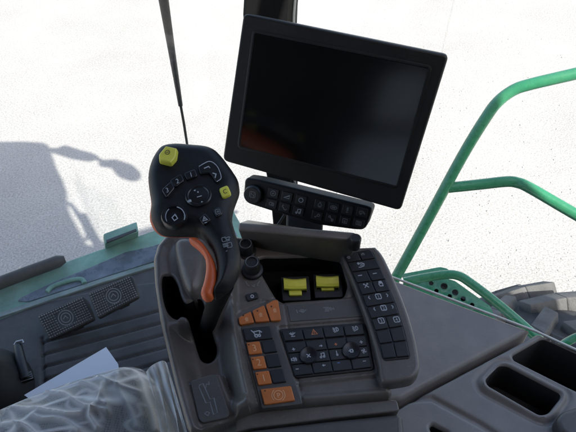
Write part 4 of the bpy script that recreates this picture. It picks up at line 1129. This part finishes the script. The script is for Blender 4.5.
# ================================================================== ROOF, TANK AND MIRRORS overhead (they cast the shade)
SUN = Vector((-2.3, 3.4, -3.9))
def shade(x, y, z):
    """the point at height z whose shadow falls on the ground seen at pixel x, y"""
    r = ray(x, y); gpt = EYE + r * (-ZC / r.z)
    return gpt - SUN * (z / -SUN.z) * -1 * -1 if False else gpt + (-SUN) * (z / 3.9)
ZR = 3.90
rp_ = [shade(x, y, ZR) for x, y in ((-70, 154), (-30, 149.5), (0, 147.4), (25, 147.2), (45, 148.2), (51, 150.4), (52, 155), (57, 169), (63, 181), (67, 193), (67, 204), (70, 214), (80, 232), (96, 262))]
bm = bmesh.new()
loop = rp_ + [cab(.42, -.78, ZR), cab(-1.25, -.78, ZR), cab(-1.25, 1.0, ZR)]
lo_ = [bm.verts.new(p) for p in loop]; hi_ = [bm.verts.new(p + Vector((0, 0, .12))) for p in loop]
for i in range(len(loop)):
    j = (i + 1) % len(loop); bm.faces.new((lo_[i], lo_[j], hi_[j], hi_[i]))
bm.faces.new(lo_); bm.faces.new(hi_); bmesh.ops.recalc_face_normals(bm, faces=bm.faces)
o = link('cab_roof', bm, M['roof'], loc=cab(0, 0, ZR)); tag(o, 'pale lined cab roof overhead that throws the big rounded shadow', 'roof')
o = link('rear_wall', cabbox(-1.29, 1.0, -.795, -.74, 1.95, 3.89, .005), M['lining']); tag(o, 'dark lined rear wall of the cab behind the seat', 'cab wall')
o = link('reflection_blocker', cabbox(-1.30, -1.25, -.735, .10, 1.95, 3.89, .005), M['lining']); tag(o, 'added dark panel left of the seat keeping the sky out of the screen reflection', 'cab wall')  # unseen; added to block sky reflections on the monitor
o = link('grain_tank_shade_box', cabbox(-1.9, 2.2, -2.6, -.86, .9, 2.9, .03, cabbox(-1.6, 1.42, -2.6, -.80, 2.88, 4.22, .03)), M['green']); tag(o, 'green grain tank standing right behind the cab, with an added lower box shading the tyre', 'tank')  # wider lower box is unseen, added to shade the tyre
for nm, px, rad in (('mirror', ((54, 154), (62, 152.5), (75, 157), (88, 158.4), (97, 158)), [.02, .06, .06, .05, .012]),):
    mr_ = thing('mirror', shade(54, 150, 3.7), 'exterior mirror pair on an arm at the roof corner casting a two lobed shadow', 'mirror')
    link('mirror_head', tube_bm([shade(x, y, 3.7) for x, y in ((51, 149.6), (56, 151), (64, 150.6), (76, 154.4), (90, 157.2), (97, 157.6))], [.03, .04, .075, .07, .06, .03], 12), M['black'], mr_)
    link('mirror_arm', tube_bm([shade(x, y, 3.7) for x, y in ((94, 157), (106, 163.4))], .022, 10), M['black'], mr_)
    link('mirror_glass', tube_bm([shade(x, y, 3.7) for x, y in ((99, 165), (104, 163.6), (114, 163.6), (126, 171), (134, 176), (137.6, 178.6))], [.02, .05, .06, .10, .075, .03], 12), M['black'], mr_)
gr_ = link('roof_grab_bar', tube_bm(catmull([shade(66, 202, 3.5), shade(74, 208, 3.5), shade(84, 222, 3.5), shade(88, 232, 3.5), shade(86, 240, 3.5)], 4, False), .016, 10), M['black'])
tag(gr_, 'thin bent grab bar outside the roof edge', 'grab bar')

# ================================================================== LIGHT
w = bpy.data.worlds.new('World'); sc.world = w; w.use_nodes = True
t = w.node_tree
sky = t.nodes.new('ShaderNodeTexSky'); sky.sky_type = 'NISHITA'; sky.sun_disc = False
el = math.atan2(-SUN.z, math.hypot(SUN.x, SUN.y))
sky.sun_elevation = el; sky.sun_rotation = math.atan2(-SUN.x, -SUN.y)
sky.air_density = 1.0; sky.dust_density = 2.8; sky.ozone_density = .8
bg = t.nodes['Background']; bg.inputs['Strength'].default_value = .095
t.links.new(sky.outputs['Color'], bg.inputs['Color'])
sl = bpy.data.lights.new('sun', 'SUN'); sl.energy = 2.6; sl.angle = math.radians(.5); sl.color = (1, .955, .88)
so = bpy.data.objects.new('sun', sl); col.objects.link(so); so.location = (3, -5, 8)
so.rotation_euler = SUN.to_track_quat('-Z', 'Y').to_euler()
sc.view_settings.view_transform = 'Standard'; sc.view_settings.look = 'None'
sc.view_settings.exposure = 2.05; sc.view_settings.gamma = 1; sc.view_settings.use_curve_mapping = False
sc.cycles.max_bounces = 10; sc.cycles.transparent_max_bounces = 16
sc.cycles.caustics_reflective = False; sc.cycles.caustics_refractive = False
